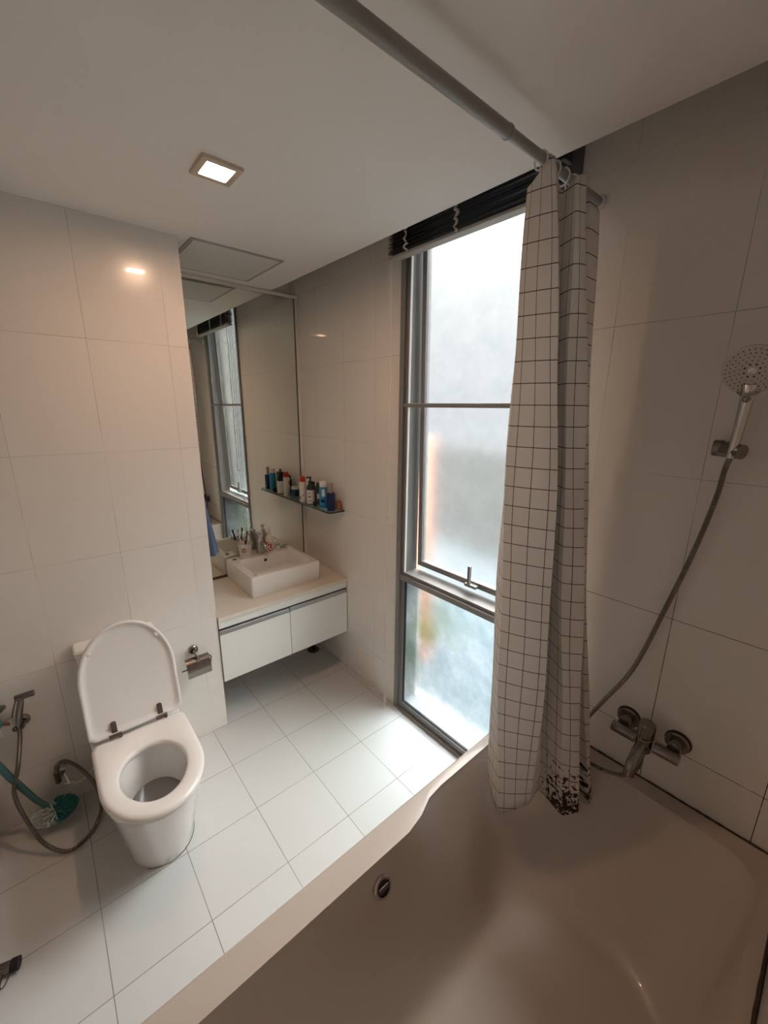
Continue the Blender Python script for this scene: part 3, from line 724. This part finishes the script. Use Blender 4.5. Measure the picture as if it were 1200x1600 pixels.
# lid, leaning back on the cistern; built flat then turned up
b = B()
LL = 0.475
def lidring(s, z):
    return [Vector((p.x, p.y, p.z)) for p in dring(0.0 + s, 0.235, LL - s, 0.181 - s, z, rb=0.018, cy=0.0)]
prof = [lidring(0.004, 0.0), lidring(0.0, 0.004), lidring(0.0, 0.016), lidring(0.003, 0.020), lidring(0.010, 0.020), lidring(0.015, 0.0165), lidring(0.024, 0.011), lidring(0.034, 0.0095)]
loft(b, prof)
base = Vector((0.258, CY, 0.428)); up = Vector((-0.092, 0, 0.455)).normalized(); nrm = Vector((up.z, 0, -up.x))
lat = Vector((0, 1, 0))
def L2W(p): return base + up * p.x + lat * p.y + nrm * (p.z - 0.020)
for v in b.verts: v.co = L2W(v.co)
lid = obj('lid', b, 'seat', toi, angle=60)
for y in (-0.125, 0.125):
    b = B(); lathe(b, L2W(Vector((0.375, y, 0.0098))), [(0.010, 0), (0.010, 0.006), (0.006, 0.009), (0.001, 0.009)], axis=nrm, seg=16); obj('bumper', b, 'seat', lid)
for y in (-0.088, 0.088):
    b = B()
    c0 = L2W(Vector((0.004, y, 0.012))); c1 = L2W(Vector((0.062, y, 0.012)))
    R1 = []
    for q in (0.006, 0.030, 0.055, 0.060):
        w = 0.010 if q < 0.058 else 0.006
        R1.append([L2W(Vector((q, y + sy * w, zz))) for sy, zz in ((-1, 0.010), (1, 0.010), (1, 0.018), (-1, 0.018))])
    loft(b, R1)
    tube(b, [(0.268, CY + y - 0.022, 0.436), (0.268, CY + y + 0.022, 0.436)], 0.008, 12)
    tube(b, [(0.272, CY + y + 0.016, 0.425), (0.272, CY + y + 0.016, 0.440)], 0.007, 10)
    obj('hinge', b, 'darksteel', toi, angle=35)
# grime where the foot meets the floor
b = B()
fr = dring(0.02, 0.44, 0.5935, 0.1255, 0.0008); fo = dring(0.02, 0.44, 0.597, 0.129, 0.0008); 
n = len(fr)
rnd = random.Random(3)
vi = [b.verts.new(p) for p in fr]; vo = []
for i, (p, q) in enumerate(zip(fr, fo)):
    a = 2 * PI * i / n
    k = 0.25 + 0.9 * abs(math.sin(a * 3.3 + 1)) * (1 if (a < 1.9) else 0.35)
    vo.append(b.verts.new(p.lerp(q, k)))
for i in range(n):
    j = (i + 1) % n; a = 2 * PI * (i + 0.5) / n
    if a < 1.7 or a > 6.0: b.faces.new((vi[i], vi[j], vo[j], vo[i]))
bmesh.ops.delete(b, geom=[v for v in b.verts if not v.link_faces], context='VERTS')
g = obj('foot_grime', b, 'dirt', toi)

# ------------------------------------------------------------------ bidet spray, its hose and valve
sp_ = thing('bidet_spray', (0.05, -1.69, 0.47), 'steel bidet spray with ribbed hose hanging on the wall beside the toilet', 'spray')
b = B(); tube(b, [(0.050, -1.692, 0.500), (0.052, -1.683, 0.548), (0.052, -1.671, 0.600), (0.052, -1.664, 0.628)], [0.0085, 0.011, 0.012, 0.009], 14); obj('spray_handle', b, 'steel', sp_)
b = B(); tube(b, [(0.046, -1.682, 0.633), (0.056, -1.622, 0.638)], 0.0125, 14); obj('spray_head', b, 'steel', sp_)
b = B(); tube(b, catmull([(0.055, -1.682, 0.625), (0.07, -1.692, 0.600), (0.085, -1.700, 0.575)], 5), 0.0025, 8); obj('trigger', b, 'steel', sp_)
b = B(); ribbed(b, [(0.050, -1.692, 0.500), (0.056, -1.695, 0.455), (0.070, -1.722, 0.331), (0.100, -1.747, 0.243), (0.170, -1.722, 0.140), (0.230, -1.682, 0.050), (0.285, -1.615, 0.010), (0.262, -1.545, 0.010), (0.205, -1.500, 0.016), (0.165, -1.482, 0.052), (0.120, -1.492, 0.130), (0.090, -1.531, 0.217), (0.062, -1.575, 0.262), (0.052, -1.605, 0.250), (0.052, -1.612, 0.215)], 0.0085, pitch=0.006); obj('spray_hose', b, 'hose', sp_)
hd = thing('spray_holder', (0.02, -1.685, 0.46), 'round dark steel wall holder gripping the bidet spray', 'holder')
b = B(); lathe(b, (0.0005, -1.678, 0.500), [(0.024, 0), (0.024, 0.008), (0.012, 0.012), (0.012, 0.032), (0.001, 0.033)], axis=(1, 0, 0)); obj('wall_plate', b, 'steel', hd)
b = B()
ar = [(0.050 + 0.016 * math.cos(a), -1.692 + 0.016 * math.sin(a), 0.500) for a in [0.7 + 5.0 * k / 16 for k in range(17)]]
tube(b, ar, 0.005, 8); obj('clip', b, 'darksteel', hd)
vl = thing('angle_valve', (0.03, -1.6, 0.19), 'small chrome angle valve feeding the bidet hose low on the wall', 'valve')
b = B(); lathe(b, (0.0005, -1.590, 0.205), [(0.026, 0), (0.024, 0.006), (0.012, 0.008), (0.012, 0.040), (0.001, 0.041)], axis=(1, 0, 0)); obj('flange', b, 'chrome', vl)
b = B(); tube(b, [(0.045, -1.612, 0.160), (0.050, -1.612, 0.215)], 0.012, 12); tube(b, [(0.035, -1.590, 0.200), (0.048, -1.612, 0.185)], 0.010, 10); obj('valve_body', b, 'darksteel', vl)
b = B(); tube(b, [(0.045, -1.588, 0.190), (0.068, -1.575, 0.150)], 0.008, 10); tube(b, [(0.066, -1.592, 0.152), (0.070, -1.562, 0.148)], 0.007, 10); obj('valve_handle', b, 'chrome', vl)
b = B(); tube(b, catmull([(0.055, -1.585, 0.145), (0.05, -1.56, 0.118), (0.035, -1.52, 0.112), (0.02, -1.478, 0.135)], 8), 0.0045, 8); tag(obj('supply_hose', b, 'white'), 'thin white supply hose running from the valve behind the toilet', 'hose')

# toilet paper holder
tp = thing('paper_holder', (0.02, -0.99, 0.54), 'empty steel toilet paper holder with a curved flap', 'holder')
b = B(); lathe(b, (0.0005, -0.993, 0.550), [(0.024, 0), (0.024, 0.010), (0.020, 0.014), (0.001, 0.014)], axis=(1, 0, 0)); obj('wall_plate', b, 'steel', tp)
b = B(); tube(b, catmull([(0.010, -0.993, 0.550), (0.045, -0.993, 0.552), (0.062, -0.990, 0.535), (0.066, -0.988, 0.510)], 6), 0.009, 12); obj('arm', b, 'steel', tp)
b = B()
arc = [(0.040, 0.528), (0.058, 0.524), (0.072, 0.512), (0.082, 0.494), (0.087, 0.470), (0.087, 0.440)]
rings = []
def flap(off): return [[Vector((x + off, y, z + off * 0.3)) for (x, z) in arc] for y in (-1.048, -0.932)]
for (i, (x, z)) in enumerate(arc):
    rings.append([Vector((x, -1.048, z)), Vector((x, -0.932, z)), Vector((x + 0.0015, -0.932, z + 0.0008)), Vector((x + 0.0015, -1.048, z + 0.0008))])
loft(b, rings); obj('flap', b, 'steel', tp, angle=60)
b = B(); tube(b, catmull([(0.046, -1.066, 0.470), (0.046, -1.0, 0.470), (0.046, -0.93, 0.470), (0.048, -0.922, 0.480), (0.055, -0.921, 0.505), (0.060, -0.930, 0.520)], 5), 0.0032, 8); obj('roll_bar', b, 'darksteel', tp)

# ------------------------------------------------------------------ toilet brush and small things at far left
br_ = thing('toilet_brush', (0.10, -1.64, 0.0), 'teal toilet brush with white and teal bristles leaning on the wall', 'brush')
c = Vector((0.100, -1.640, 0.070)); ax = Vector((0.02, 0.72, -0.35)).normalized()
b = B(); tube(b, [(0.055, -1.800, 0.445), (0.070, -1.750, 0.300), (0.085, -1.690, 0.150), c], [0.013, 0.013, 0.011, 0.010], 12); obj('brush_handle', b, 'teal', br_)
for nm, mt, lo, hi, cnt in (('teal_bristles', 'tealbristle', -0.05, 1.0, 330), ('white_bristles', 'whitebristle', -1.0, 0.05, 330)):
    b = B(); rnd = random.Random(len(nm))
    for k in range(cnt):
        u = rnd.uniform(lo, hi); th = rnd.uniform(0, 2 * PI); rr = math.sqrt(max(0.0, 1 - u * u)) if lo < -0.5 else math.sqrt(max(0, 1 - u * u))
        d = Vector((math.cos(th) * rr * 0.75, u, math.sin(th) * rr * 0.55))
        R = 0.080
        a_ = c + d * 0.012; e_ = c + Vector((d.x * R, d.y * (R + 0.004), d.z * R)); e_.z = max(e_.z, 0.003); e_.x = max(e_.x, 0.004)
        tube(b, [a_, e_], [0.0020, 0.0030], 5)
    o = obj(nm, b, mt, br_); 
b = B(); lathe(b, c - Vector((0, 0.028, -0.008)), [(0.014, 0), (0.020, 0.006), (0.020, 0.05), (0.012, 0.056)], axis=(0.0, 0.95, -0.25), seg=14); obj('brush_core', b, 'teal', br_)

b = B(); bx(b, 0.001, 0.030, -1.800, -1.712, 0.500, 0.520, 0.006); bx(b, 0.020, 0.034, -1.752, -1.742, 0.470, 0.515, 0.004)
rk = tag(obj('wall_rack', b, 'white'), 'small white wall rack at the left edge holding cleaning things', 'rack')
b = B(); lathe(b, (0.045, -1.765, 0.521), [(0.020, 0), (0.028, 0.012), (0.030, 0.030), (0.022, 0.048), (0.001, 0.052)], seg=18); tag(obj('scrub_sponge', b, 'tealbristle', angle=80), 'teal round scrub sponge on the white wall rack', 'sponge')
b = B(); tube(b, catmull([(0.03, -1.83, 0.600), (0.045, -1.76, 0.606), (0.055, -1.715, 0.618)], 6), [0.012] * 6 + [0.016] * 5 + [0.010, 0.008], 12); tag(obj('scrub_brush', b, 'olive', angle=70), 'olive green scrubbing brush end poking in at the left edge', 'brush')
b = B(); tube(b, [(0.030, -1.765, 0.545), (0.034, -1.715, 0.522)], 0.007, 10); tag(obj('pipe_stub', b, 'copper'), 'copper brown pipe stub behind the spray holder', 'pipe')
bn = thing('waste_bin', (0.10, -1.905, 0.0), 'white rounded bin with a dark lid band cut off by the left edge', 'bin')
b = B(); lathe(b, (0.105, -1.915, 0.0006), [(0.080, 0), (0.088, 0.006), (0.094, 0.13), (0.090, 0.135)], seg=36); obj('bin_body', b, 'white', bn)
b = B(); lathe(b, (0.105, -1.915, 0.136), [(0.094, 0), (0.096, 0.01), (0.094, 0.04), (0.07, 0.05), (0.001, 0.052)], seg=36); obj('bin_lid', b, 'copper', bn)

# door stop / bracket on the floor at bottom left
ds = thing('floor_latch', (0.61, -1.81, 0.0), 'metal latch with a black rubber tip and wire loop on the floor', 'latch')
b = B(); tube(b, [(0.602, -1.845, 0.020), (0.606, -1.810, 0.020)], [0.010, 0.016], 12); tube(b, [(0.606, -1.810, 0.020), (0.614, -1.782, 0.020)], 0.0165, 12); tube(b, [(0.596, -1.90, 0.020), (0.602, -1.845, 0.020)], 0.010, 10); obj('latch_tube', b, 'steel', ds)
b = B(); tube(b, [(0.614, -1.782, 0.020), (0.620, -1.762, 0.020)], 0.0185, 14); obj('rubber_tip', b, 'gasket', ds)
b = B(); tube(b, catmull([(0.622, -1.806, 0.012), (0.648, -1.812, 0.004), (0.652, -1.802, 0.004), (0.630, -1.785, 0.012)], 6), 0.0022, 6); obj('wire_loop', b, 'darksteel', ds)

# ------------------------------------------------------------------ bath
tub = thing('bathtub', (1.755, -0.90, 0.0), 'cream built-in bath with sloping sides filling the right of the room', 'bathtub')
TX0, TX1, TY0, TY1, TZ = 1.330, 2.177, -1.800, -0.003, 0.53
def smooth(t): t = max(0, min(1, t)); return t * t * (3 - 2 * t)
def tub_ring(s):
    """s: 0 rim inner edge .. 1 bottom edge"""
    x0 = 1.413 + (1.600 - 1.413) * s; x1 = 2.140 + (2.070 - 2.140) * s
    y1 = -0.070 + (-0.330 + 0.070) * s; y0 = -1.730 + (-1.470 + 1.730) * s
    return x0, x1, y0, y1
PR = [(0.000, 0.000, 0.11), (0.000, -0.004, 0.11), (0.025, -0.014, 0.11), (0.060, -0.032, 0.115), (0.13, -0.075, 0.12), (0.25, -0.140, 0.13), (0.40, -0.210, 0.14), (0.55, -0.270, 0.16),
      (0.70, -0.325, 0.18), (0.82, -0.362, 0.19), (0.91, -0.384, 0.20), (1.0, -0.396, 0.20), (1.12, -0.401, 0.19)]
b = B()
N_, M_ = 22, 10
def ring_at(s, dz, r, bulge=0.0):
    x0, x1, y0, y1 = tub_ring(s)
    pts = rrect(x0, x1, y0, y1, r, TZ + dz, n=N_, m=M_)
    for p in pts:   # the wide end near the mixer: rim narrows before the arm rest
        if p.x < 1.72:
            k = smooth((p.y + 0.76) / 0.16) * smooth((-0.0 - p.y) / 0.12) * max(0, 1 - dz / -0.20) if dz > -0.20 else 0
            k2 = smooth((-1.04 - p.y) / 0.16) * 0
            p.x -= 0.045 * k * smooth((1.72 - p.x) / 0.2)
    return pts
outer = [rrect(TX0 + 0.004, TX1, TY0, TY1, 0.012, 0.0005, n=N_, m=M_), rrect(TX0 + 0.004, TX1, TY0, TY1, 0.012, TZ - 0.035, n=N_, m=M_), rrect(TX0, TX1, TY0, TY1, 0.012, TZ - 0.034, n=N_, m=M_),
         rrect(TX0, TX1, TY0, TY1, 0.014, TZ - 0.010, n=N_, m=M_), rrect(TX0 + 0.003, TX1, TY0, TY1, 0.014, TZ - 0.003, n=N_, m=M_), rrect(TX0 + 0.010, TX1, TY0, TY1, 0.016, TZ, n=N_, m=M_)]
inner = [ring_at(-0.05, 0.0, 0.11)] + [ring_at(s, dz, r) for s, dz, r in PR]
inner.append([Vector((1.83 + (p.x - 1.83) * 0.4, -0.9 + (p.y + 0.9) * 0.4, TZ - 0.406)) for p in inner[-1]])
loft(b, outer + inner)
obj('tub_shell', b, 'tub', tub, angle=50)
# overflow on the long inner side
ox = tub_ring(0.22)[0]; oc = Vector((1.4395, -0.900, 0.465)); on_ = Vector((0.80, 0, 0.32)).normalized()
b = B(); lathe(b, oc - on_ * 0.002, [(0.031, 0), (0.031, 0.006), (0.027, 0.010), (0.022, 0.010), (0.021, 0.004)], axis=on_, seg=28, cap=True); of = obj('overflow_ring', b, 'chrome', tub)
b = B(); lathe(b, oc + on_ * 0.0045, [(0.0205, 0), (0.0205, 0.001), (0.001, 0.001)], axis=on_, seg=20); obj('overflow_hole', b, 'gasket', of)
b = B(); bx(b, -0.006, 0.006, -0.018, 0.018, 0.006, 0.011, 0.002)
mt = Matrix.Translation(oc) @ on_.to_track_quat('Z', 'X').to_matrix().to_4x4()
bmesh.ops.transform(b, matrix=mt, verts=b.verts); obj('overflow_bar', b, 'darksteel', of)
b = B(); lathe(b, (1.83, -0.9, TZ - 0.4058), [(0.03, 0), (0.03, 0.003), (0.02, 0.005), (0.001, 0.005)]); obj('waste_plug', b, 'chrome', tub)
# mouldy sealant beads
b = B()
pts = [(1.345 + i * 0.0139, -0.0048, TZ + 0.0015) for i in range(60)]
tube(b, pts, [0.0028 + 0.0016 * random.random() for _ in pts], 6)
pts = [(XR - 0.0050, -0.006 - i * 0.0303, TZ + 0.0015) for i in range(59)]
tube(b, pts, [0.0028 + 0.0018 * random.random() for _ in pts], 6)
obj('sealant', b, 'mouldline', tub)

# ------------------------------------------------------------------ bath mixer
mx_ = thing('bath_mixer', (1.81, -0.06, 0.72), 'dull chrome bath mixer on the tiled wall above the rim', 'tap')
b = B(); tube(b, [(1.706, -0.066, 0.722), (1.709, -0.066, 0.722), (1.780, -0.066, 0.722)], [0.0175, 0.0190, 0.0190], 18); obj('mixer_bar', b, 'steel', mx_)
b = B(); tube(b, [(1.835, -0.066, 0.722), (1.902, -0.066, 0.722), (1.905, -0.066, 0.722)], [0.0190, 0.0190, 0.0175], 18); obj('mixer_bar', b, 'steel', mx_)
for x in (1.735, 1.882):
    b = B(); lathe(b, (x, -0.0005, 0.738), [(0.0345, 0), (0.0345, 0.013), (0.031, 0.016), (0.020, 0.014), (0.018, 0.018), (0.018, 0.050), (0.001, 0.051)], axis=(0, -1, 0)); e = obj('escutcheon', b, 'steel', mx_)
    b = B(); lathe(b, (x, -0.0003, 0.738), [(0.0385, 0), (0.0375, 0.003), (0.0348, 0.004)], axis=(0, -1, 0)); obj('mould_ring', b, 'mouldline', e)
b = B(); lathe(b, (1.806, -0.068, 0.690), [(0.020, 0), (0.024, 0.006), (0.024, 0.052), (0.021, 0.055)], seg=24); obj('mixer_body', b, 'steel', mx_)
b = B(); lathe(b, (1.806, -0.068, 0.748), [(0.022, 0), (0.025, 0.003), (0.025, 0.044), (0.022, 0.050), (0.001, 0.051)], seg=24); tube(b, [(1.806, -0.090, 0.790), (1.802, -0.101, 0.752)], [0.005, 0.004], 8); obj('lever', b, 'steel', mx_)
b = B(); tube(b, catmull([(1.804, -0.080, 0.715), (1.802, -0.110, 0.698), (1.800, -0.140, 0.672), (1.799, -0.150, 0.640)], 7), [0.019] * 8 + [0.018] * 7 + [0.0165] * 7, 18); obj('spout', b, 'steel', mx_)
b = B(); tube(b, [(1.806, -0.066, 0.692), (1.802, -0.070, 0.640), (1.800, -0.071, 0.620)], [0.012, 0.010, 0.012], 14); obj('hose_outlet', b, 'darksteel', mx_)

# shower set
sh = thing('hand_shower', (1.87, -0.08, 1.70), 'chrome hand shower with a white round head held high on the wall', 'shower')
HC = Vector((1.8770, -0.112, 1.891)); hn = Vector((0.04, -0.93, -0.36)).normalized()
b = B(); tube(b, [(1.866, -0.072, 1.675), (1.868, -0.074, 1.705), (1.871, -0.076, 1.760), (1.874, -0.078, 1.820), HC - hn * 0.020 - Vector((0, 0, 0.035))], [0.0105, 0.0115, 0.0125, 0.015, 0.020], 16); obj('shower_handle', b, 'chrome', sh)
b = B(); lathe(b, HC - hn * 0.024, [(0.02, 0), (0.045, 0.006), (0.0585, 0.016), (0.0605, 0.022), (0.0595, 0.025)], axis=hn, seg=40); obj('head_shell', b, 'chrome', sh)
b = B(); lathe(b, HC, [(0.0590, 0), (0.0580, 0.003), (0.001, 0.0038)], axis=hn, seg=40)
uu, ww = basis(hn)
for rr, cnt, s in ((0.0155, 8, 0.0024), (0.024, 14, 0.0014), (0.033, 20, 0.0014), (0.042, 26, 0.0015), (0.051, 30, 0.0015)):
    for k in range(cnt):
        a = 2 * PI * (k + rr * 30) / cnt; p = HC + hn * 0.0030 + (uu * math.cos(a) + ww * math.sin(a)) * rr
        lathe(b, p, [(s, 0), (s, 0.0016), (s * 0.4, 0.0019)], axis=hn, seg=7, mi=1)
lathe(b, HC + hn * 0.003, [(0.008, 0), (0.008, 0.0018), (0.005, 0.0025)], axis=hn, seg=18, mi=2)
obj('spray_face', b, [pm('spray_face_white', (0.55, 0.50, 0.47), 0.4), 'black', 'chrome'], sh)
dn = (Vector((0, 0, -1)) - hn * Vector((0, 0, -1)).dot(hn)).normalized()
b = B(); tube(b, [HC + dn * 0.050 + hn * 0.001, HC + dn * 0.074 - hn * 0.004], [0.024, 0.012], 20)
for v in b.verts: pass
obj('selector_neck', b, 'spray_face_white' if False else M['chrome'], sh)
b = B(); lathe(b, HC + dn * 0.066 + hn * 0.004, [(0.009, 0), (0.009, 0.012), (0.006, 0.015), (0.001, 0.0155)], axis=hn, seg=16); obj('selector_button', b, 'steel', sh)
b = B(); ribbed(b, [(1.866, -0.072, 1.678), (1.859, -0.066, 1.640), (1.852, -0.055, 1.560), (1.827, -0.045, 1.400), (1.786, -0.040, 1.197), (1.732, -0.042, 0.955), (1.660, -0.05, 0.780), (1.600, -0.07, 0.640), (1.585, -0.09, 0.575), (1.598, -0.10, 0.550), (1.650, -0.10, 0.545), (1.715, -0.09, 0.545), (1.770, -0.08, 0.565), (1.798, -0.072, 0.600), (1.800, -0.071, 0.622)], 0.0075, pitch=0.0055)
obj('shower_hose', b, 'hose', sh)
bk = thing('shower_bracket', (1.83, -0.03, 1.69), 'grey cylindrical wall bracket carrying the hand shower', 'bracket')
b = B(); tube(b, [(1.822, -0.048, 1.697), (1.842, -0.048, 1.697)], 0.0215, 20); obj('bracket_cap', b, 'steel', bk)
b = B(); tube(b, [(1.8435, -0.050, 1.695), (1.888, -0.074, 1.692)], [0.021, 0.019], 20); obj('bracket_clamp', b, 'steel', bk)
b = B(); bx(b, 1.822, 1.852, -0.046, -0.0005, 1.682, 1.712, 0.004); obj('wall_mount', b, 'steel', bk)

# ------------------------------------------------------------------ curtain rod, rings, curtain
RX, RZ = 1.406, 2.420
rod = thing('curtain_rod', (RX, -1.3, RZ), 'pale grey telescopic shower curtain rod just under the ceiling', 'rod')
b = B(); tube(b, [(RX, YB + 0.003, RZ), (RX, -1.35, RZ - 0.002), (RX, -0.512, RZ)], 0.0150, 18); obj('outer_tube', b, 'rod', rod)
b = B(); tube(b, [(RX, -0.515, RZ), (RX, -0.006, RZ)], 0.0125, 18); obj('inner_tube', b, 'rod', rod)
b = B(); tube(b, [(RX, -0.5115, RZ), (RX, -0.505, RZ)], [0.0165, 0.0160], 18); obj('collar', b, 'rod', rod)
b = B(); lathe(b, (RX, -0.0005, RZ), [(0.020, 0), (0.020, 0.006), (0.016, 0.014)], axis=(0, -1, 0)); obj('end_cap', b, 'whitestrip', rod)

# plan of the folds: (x, y) at top, middle and hem
CT = [(1.362, -0.290), (1.380, -0.365), (1.440, -0.355), (1.440, -0.300), (1.485, -0.318), (1.497, -0.290), (1.450, -0.200), (1.468, -0.200), (1.462, -0.120)]
CM = [(1.318, -0.260), (1.412, -0.378), (1.548, -0.322), (1.470, -0.200), (1.555, -0.262), (1.600, -0.220), (1.545, -0.120), (1.556, -0.120), (1.556, -0.100)]
CB = [(1.425, -0.372), (1.496, -0.408), (1.568, -0.320), (1.555, -0.235), (1.650, -0.236), (1.685, -0.205), (1.665, -0.165), (1.700, -0.170), (1.708, -0.150)]
ZTOP, ZMID = 2.385, 1.300
ZH = [0.465, 0.405, 0.435, 0.425, 0.395, 0.420, 0.43, 0.445, 0.455]
NS = 8
def fold_line(P):
    c = catmull([(x, y, 0) for x, y in P], NS)
    lin = []
    for i in range(len(P) - 1):
        for k in range(NS): t = k / NS; lin.append(Vector((P[i][0] + (P[i + 1][0] - P[i][0]) * t, P[i][1] + (P[i + 1][1] - P[i][1]) * t, 0)))
    lin.append(Vector((*P[-1], 0)))
    return [a * 0.28 + l * 0.72 for a, l in zip(c, lin)]
ft, fm, fb = fold_line(CT), fold_line(CM), fold_line(CB)
zh = catmull([(z, 0, 0) for z in ZH], NS)
ztop_c = [-0.022, -0.024, 0.028, -0.032, -0.020, -0.014, -0.030, -0.030, -0.040]
zo = catmull([(z, 0, 0) for z in ztop_c], NS)
b = B(); uvl = b.loops.layers.uv.new('UVMap')
NV = 60; grid = []; uvs = {}
# arc length at mid height drives u
NU = len(fm)
def plan(i, t):   # t 0 top .. 1 hem
    a, m_, c_ = ft[i], fm[i], fb[i]
    tm = (ZTOP - ZMID) / (ZTOP - 0.42)
    # quadratic through the three
    l0 = (t - tm) * (t - 1) / (tm * 1); l1 = t * (t - 1) / (tm * (tm - 1)); l2 = t * (t - tm) / (1 - tm)
    return a * l0 + m_ * l1 + c_ * l2
def arclen(t):
    s = [0]
    for i in range(1, NU): s.append(s[-1] + (plan(i, t) - plan(i - 1, t)).length)
    return s
ref = arclen(0.5)
sc_ = 0.93 / ref[-1]
for j in range(NV + 1):
    t = j / NV; row = []
    for i in range(NU):
        p = plan(i, t); ztp = ZTOP + zo[i].x; zb_ = zh[i].x
        z = ztp + (zb_ - ztp) * t
        v = b.verts.new((p.x + 0.003 * math.sin(z * 9 + i * 0.4), p.y, z)); row.append(v); uvs[v] = (ref[i] * sc_, z - 0.42 + 0.0)
    grid.append(row)
for j in range(NV):
    for i in range(NU - 1):
        f = b.faces.new((grid[j][i], grid[j + 1][i], grid[j + 1][i + 1], grid[j][i + 1])); f.smooth = True
        for l in f.loops: l[uvl].uv = uvs[l.vert]
cur = obj('shower_curtain', b, 'curtain')
md = cur.modifiers.new('thickness', 'SOLIDIFY'); md.thickness = 0.0012; md.offset = 0
tag(cur, 'white shower curtain with thin dark grid lines and a mouldy hem', 'curtain')
ry = [(-0.358, 1.40), (-0.330, 1.42), (-0.290, 1.44), (-0.240, 1.45), (-0.190, 1.45), (-0.140, 1.455)]
ring0 = None
for k, (y, _) in enumerate(ry):
    if ring0 is None:
        b = B(); pts = [(RX + 0.018 * math.cos(a), y, RZ - 0.006 + 0.021 * math.sin(a)) for a in [2 * PI * q / 28 for q in range(28)]]
        pts.append(pts[0]); tube(b, pts, 0.0025, 8)
        ring0 = o = obj('curtain_ring', b, 'white', angle=80)
    else:
        o = ring0.copy(); COL.objects.link(o); o.location.y = y
    lab = ['first curtain ring, nearest the middle of the room', 'second curtain ring from the room side', 'third curtain ring from the room side', 'curtain ring behind the third, above the bunched folds', 'second curtain ring from the window wall', 'curtain ring closest to the window wall'][k]
    tag(o, 'white plastic ' + lab, 'ring', 'rings on the shower rod')

# ------------------------------------------------------------------ outside
b = B(); bx(b, -6, 8, T + 0.002, 9, -0.30, -0.10)
struct('terrace', b, 'ground', None, 'pale concrete ground outside the window', 'ground')
b = B(); bx(b, -0.30, 0.225, 0.42, 0.48, -0.10, 1.60, 0.008)
tag(obj('outdoor_screen', b, 'salmon'), 'salmon rendered screen wall seen through the gap of the open sash', 'wall')

b = B(); bx(b, -6, 8, 2.4, 2.5, -0.10, 1.30)  # wall added so the bright far ground does not whiten the panes
tag(obj('added_dimming_wall', b, 'dimmingwall'), 'low grey wall added beyond the frosted panes to hide bright ground', 'wall')

# ------------------------------------------------------------------ light
w = bpy.data.worlds.new('overcast'); scene.world = w; w.use_nodes = True
nt = w.node_tree; bg = nt.nodes['Background']
tc = nt.nodes.new('ShaderNodeTexCoord'); sp = nt.nodes.new('ShaderNodeSeparateXYZ'); nt.links.new(tc.outputs['Generated'], sp.inputs[0])
cr = nt.nodes.new('ShaderNodeValToRGB'); cr.color_ramp.elements[0].position = 0.0; cr.color_ramp.elements[1].position = 0.8
cr.color_ramp.elements[0].color = (0.032, 0.0335, 0.035, 1); cr.color_ramp.elements[1].color = (1.0, 0.99, 0.97, 1)
e_ = cr.color_ramp.elements.new(0.30); e_.color = (0.044, 0.045, 0.045, 1)
e_ = cr.color_ramp.elements.new(0.5); e_.color = (0.22, 0.22, 0.218, 1)
nt.links.new(sp.outputs[2], cr.inputs[0]); nt.links.new(cr.outputs[0], bg.inputs[0]); bg.inputs[1].default_value = 15.2
# sky portal so the daylight through the window is sampled well
la = bpy.data.lights.new('sky_portal', 'AREA'); la.shape = 'RECTANGLE'; la.size = 1.1; la.size_y = 3.0
lo = bpy.data.objects.new('sky_portal', la); COL.objects.link(lo); lo.location = (0.92, 0.20, 1.4); lo.rotation_euler = (-PI / 2, 0, 0)
la.cycles.is_portal = True

# ------------------------------------------------------------------ camera
cam = bpy.data.cameras.new('camera'); co = bpy.data.objects.new('camera', cam); COL.objects.link(co)
a, be, c = [math.radians(v) for v in (49.357, -14.460, -0.557)]
Rz = Matrix.Rotation(a, 3, 'Z'); Rx = Matrix.Rotation(be, 3, 'X'); Ry = Matrix.Rotation(c, 3, 'Y')
R = Rz @ Rx @ Ry
right, fwd, upv = R.col[0], R.col[1], R.col[2]
mw = Matrix(((right.x, upv.x, -fwd.x, 2.0853), (right.y, upv.y, -fwd.y, -1.4613), (right.z, upv.z, -fwd.z, 1.795), (0, 0, 0, 1)))
co.matrix_world = mw
cam.sensor_fit = 'HORIZONTAL'; cam.sensor_width = 36.0; cam.lens = 632.8 / 1200 * 36.0; cam.clip_start = 0.01
scene.camera = co
vs = scene.view_settings
vs.view_transform = 'Standard'; vs.look = 'None'; vs.gamma = 1.0; vs.use_curve_mapping = False; vs.exposure = 0.55
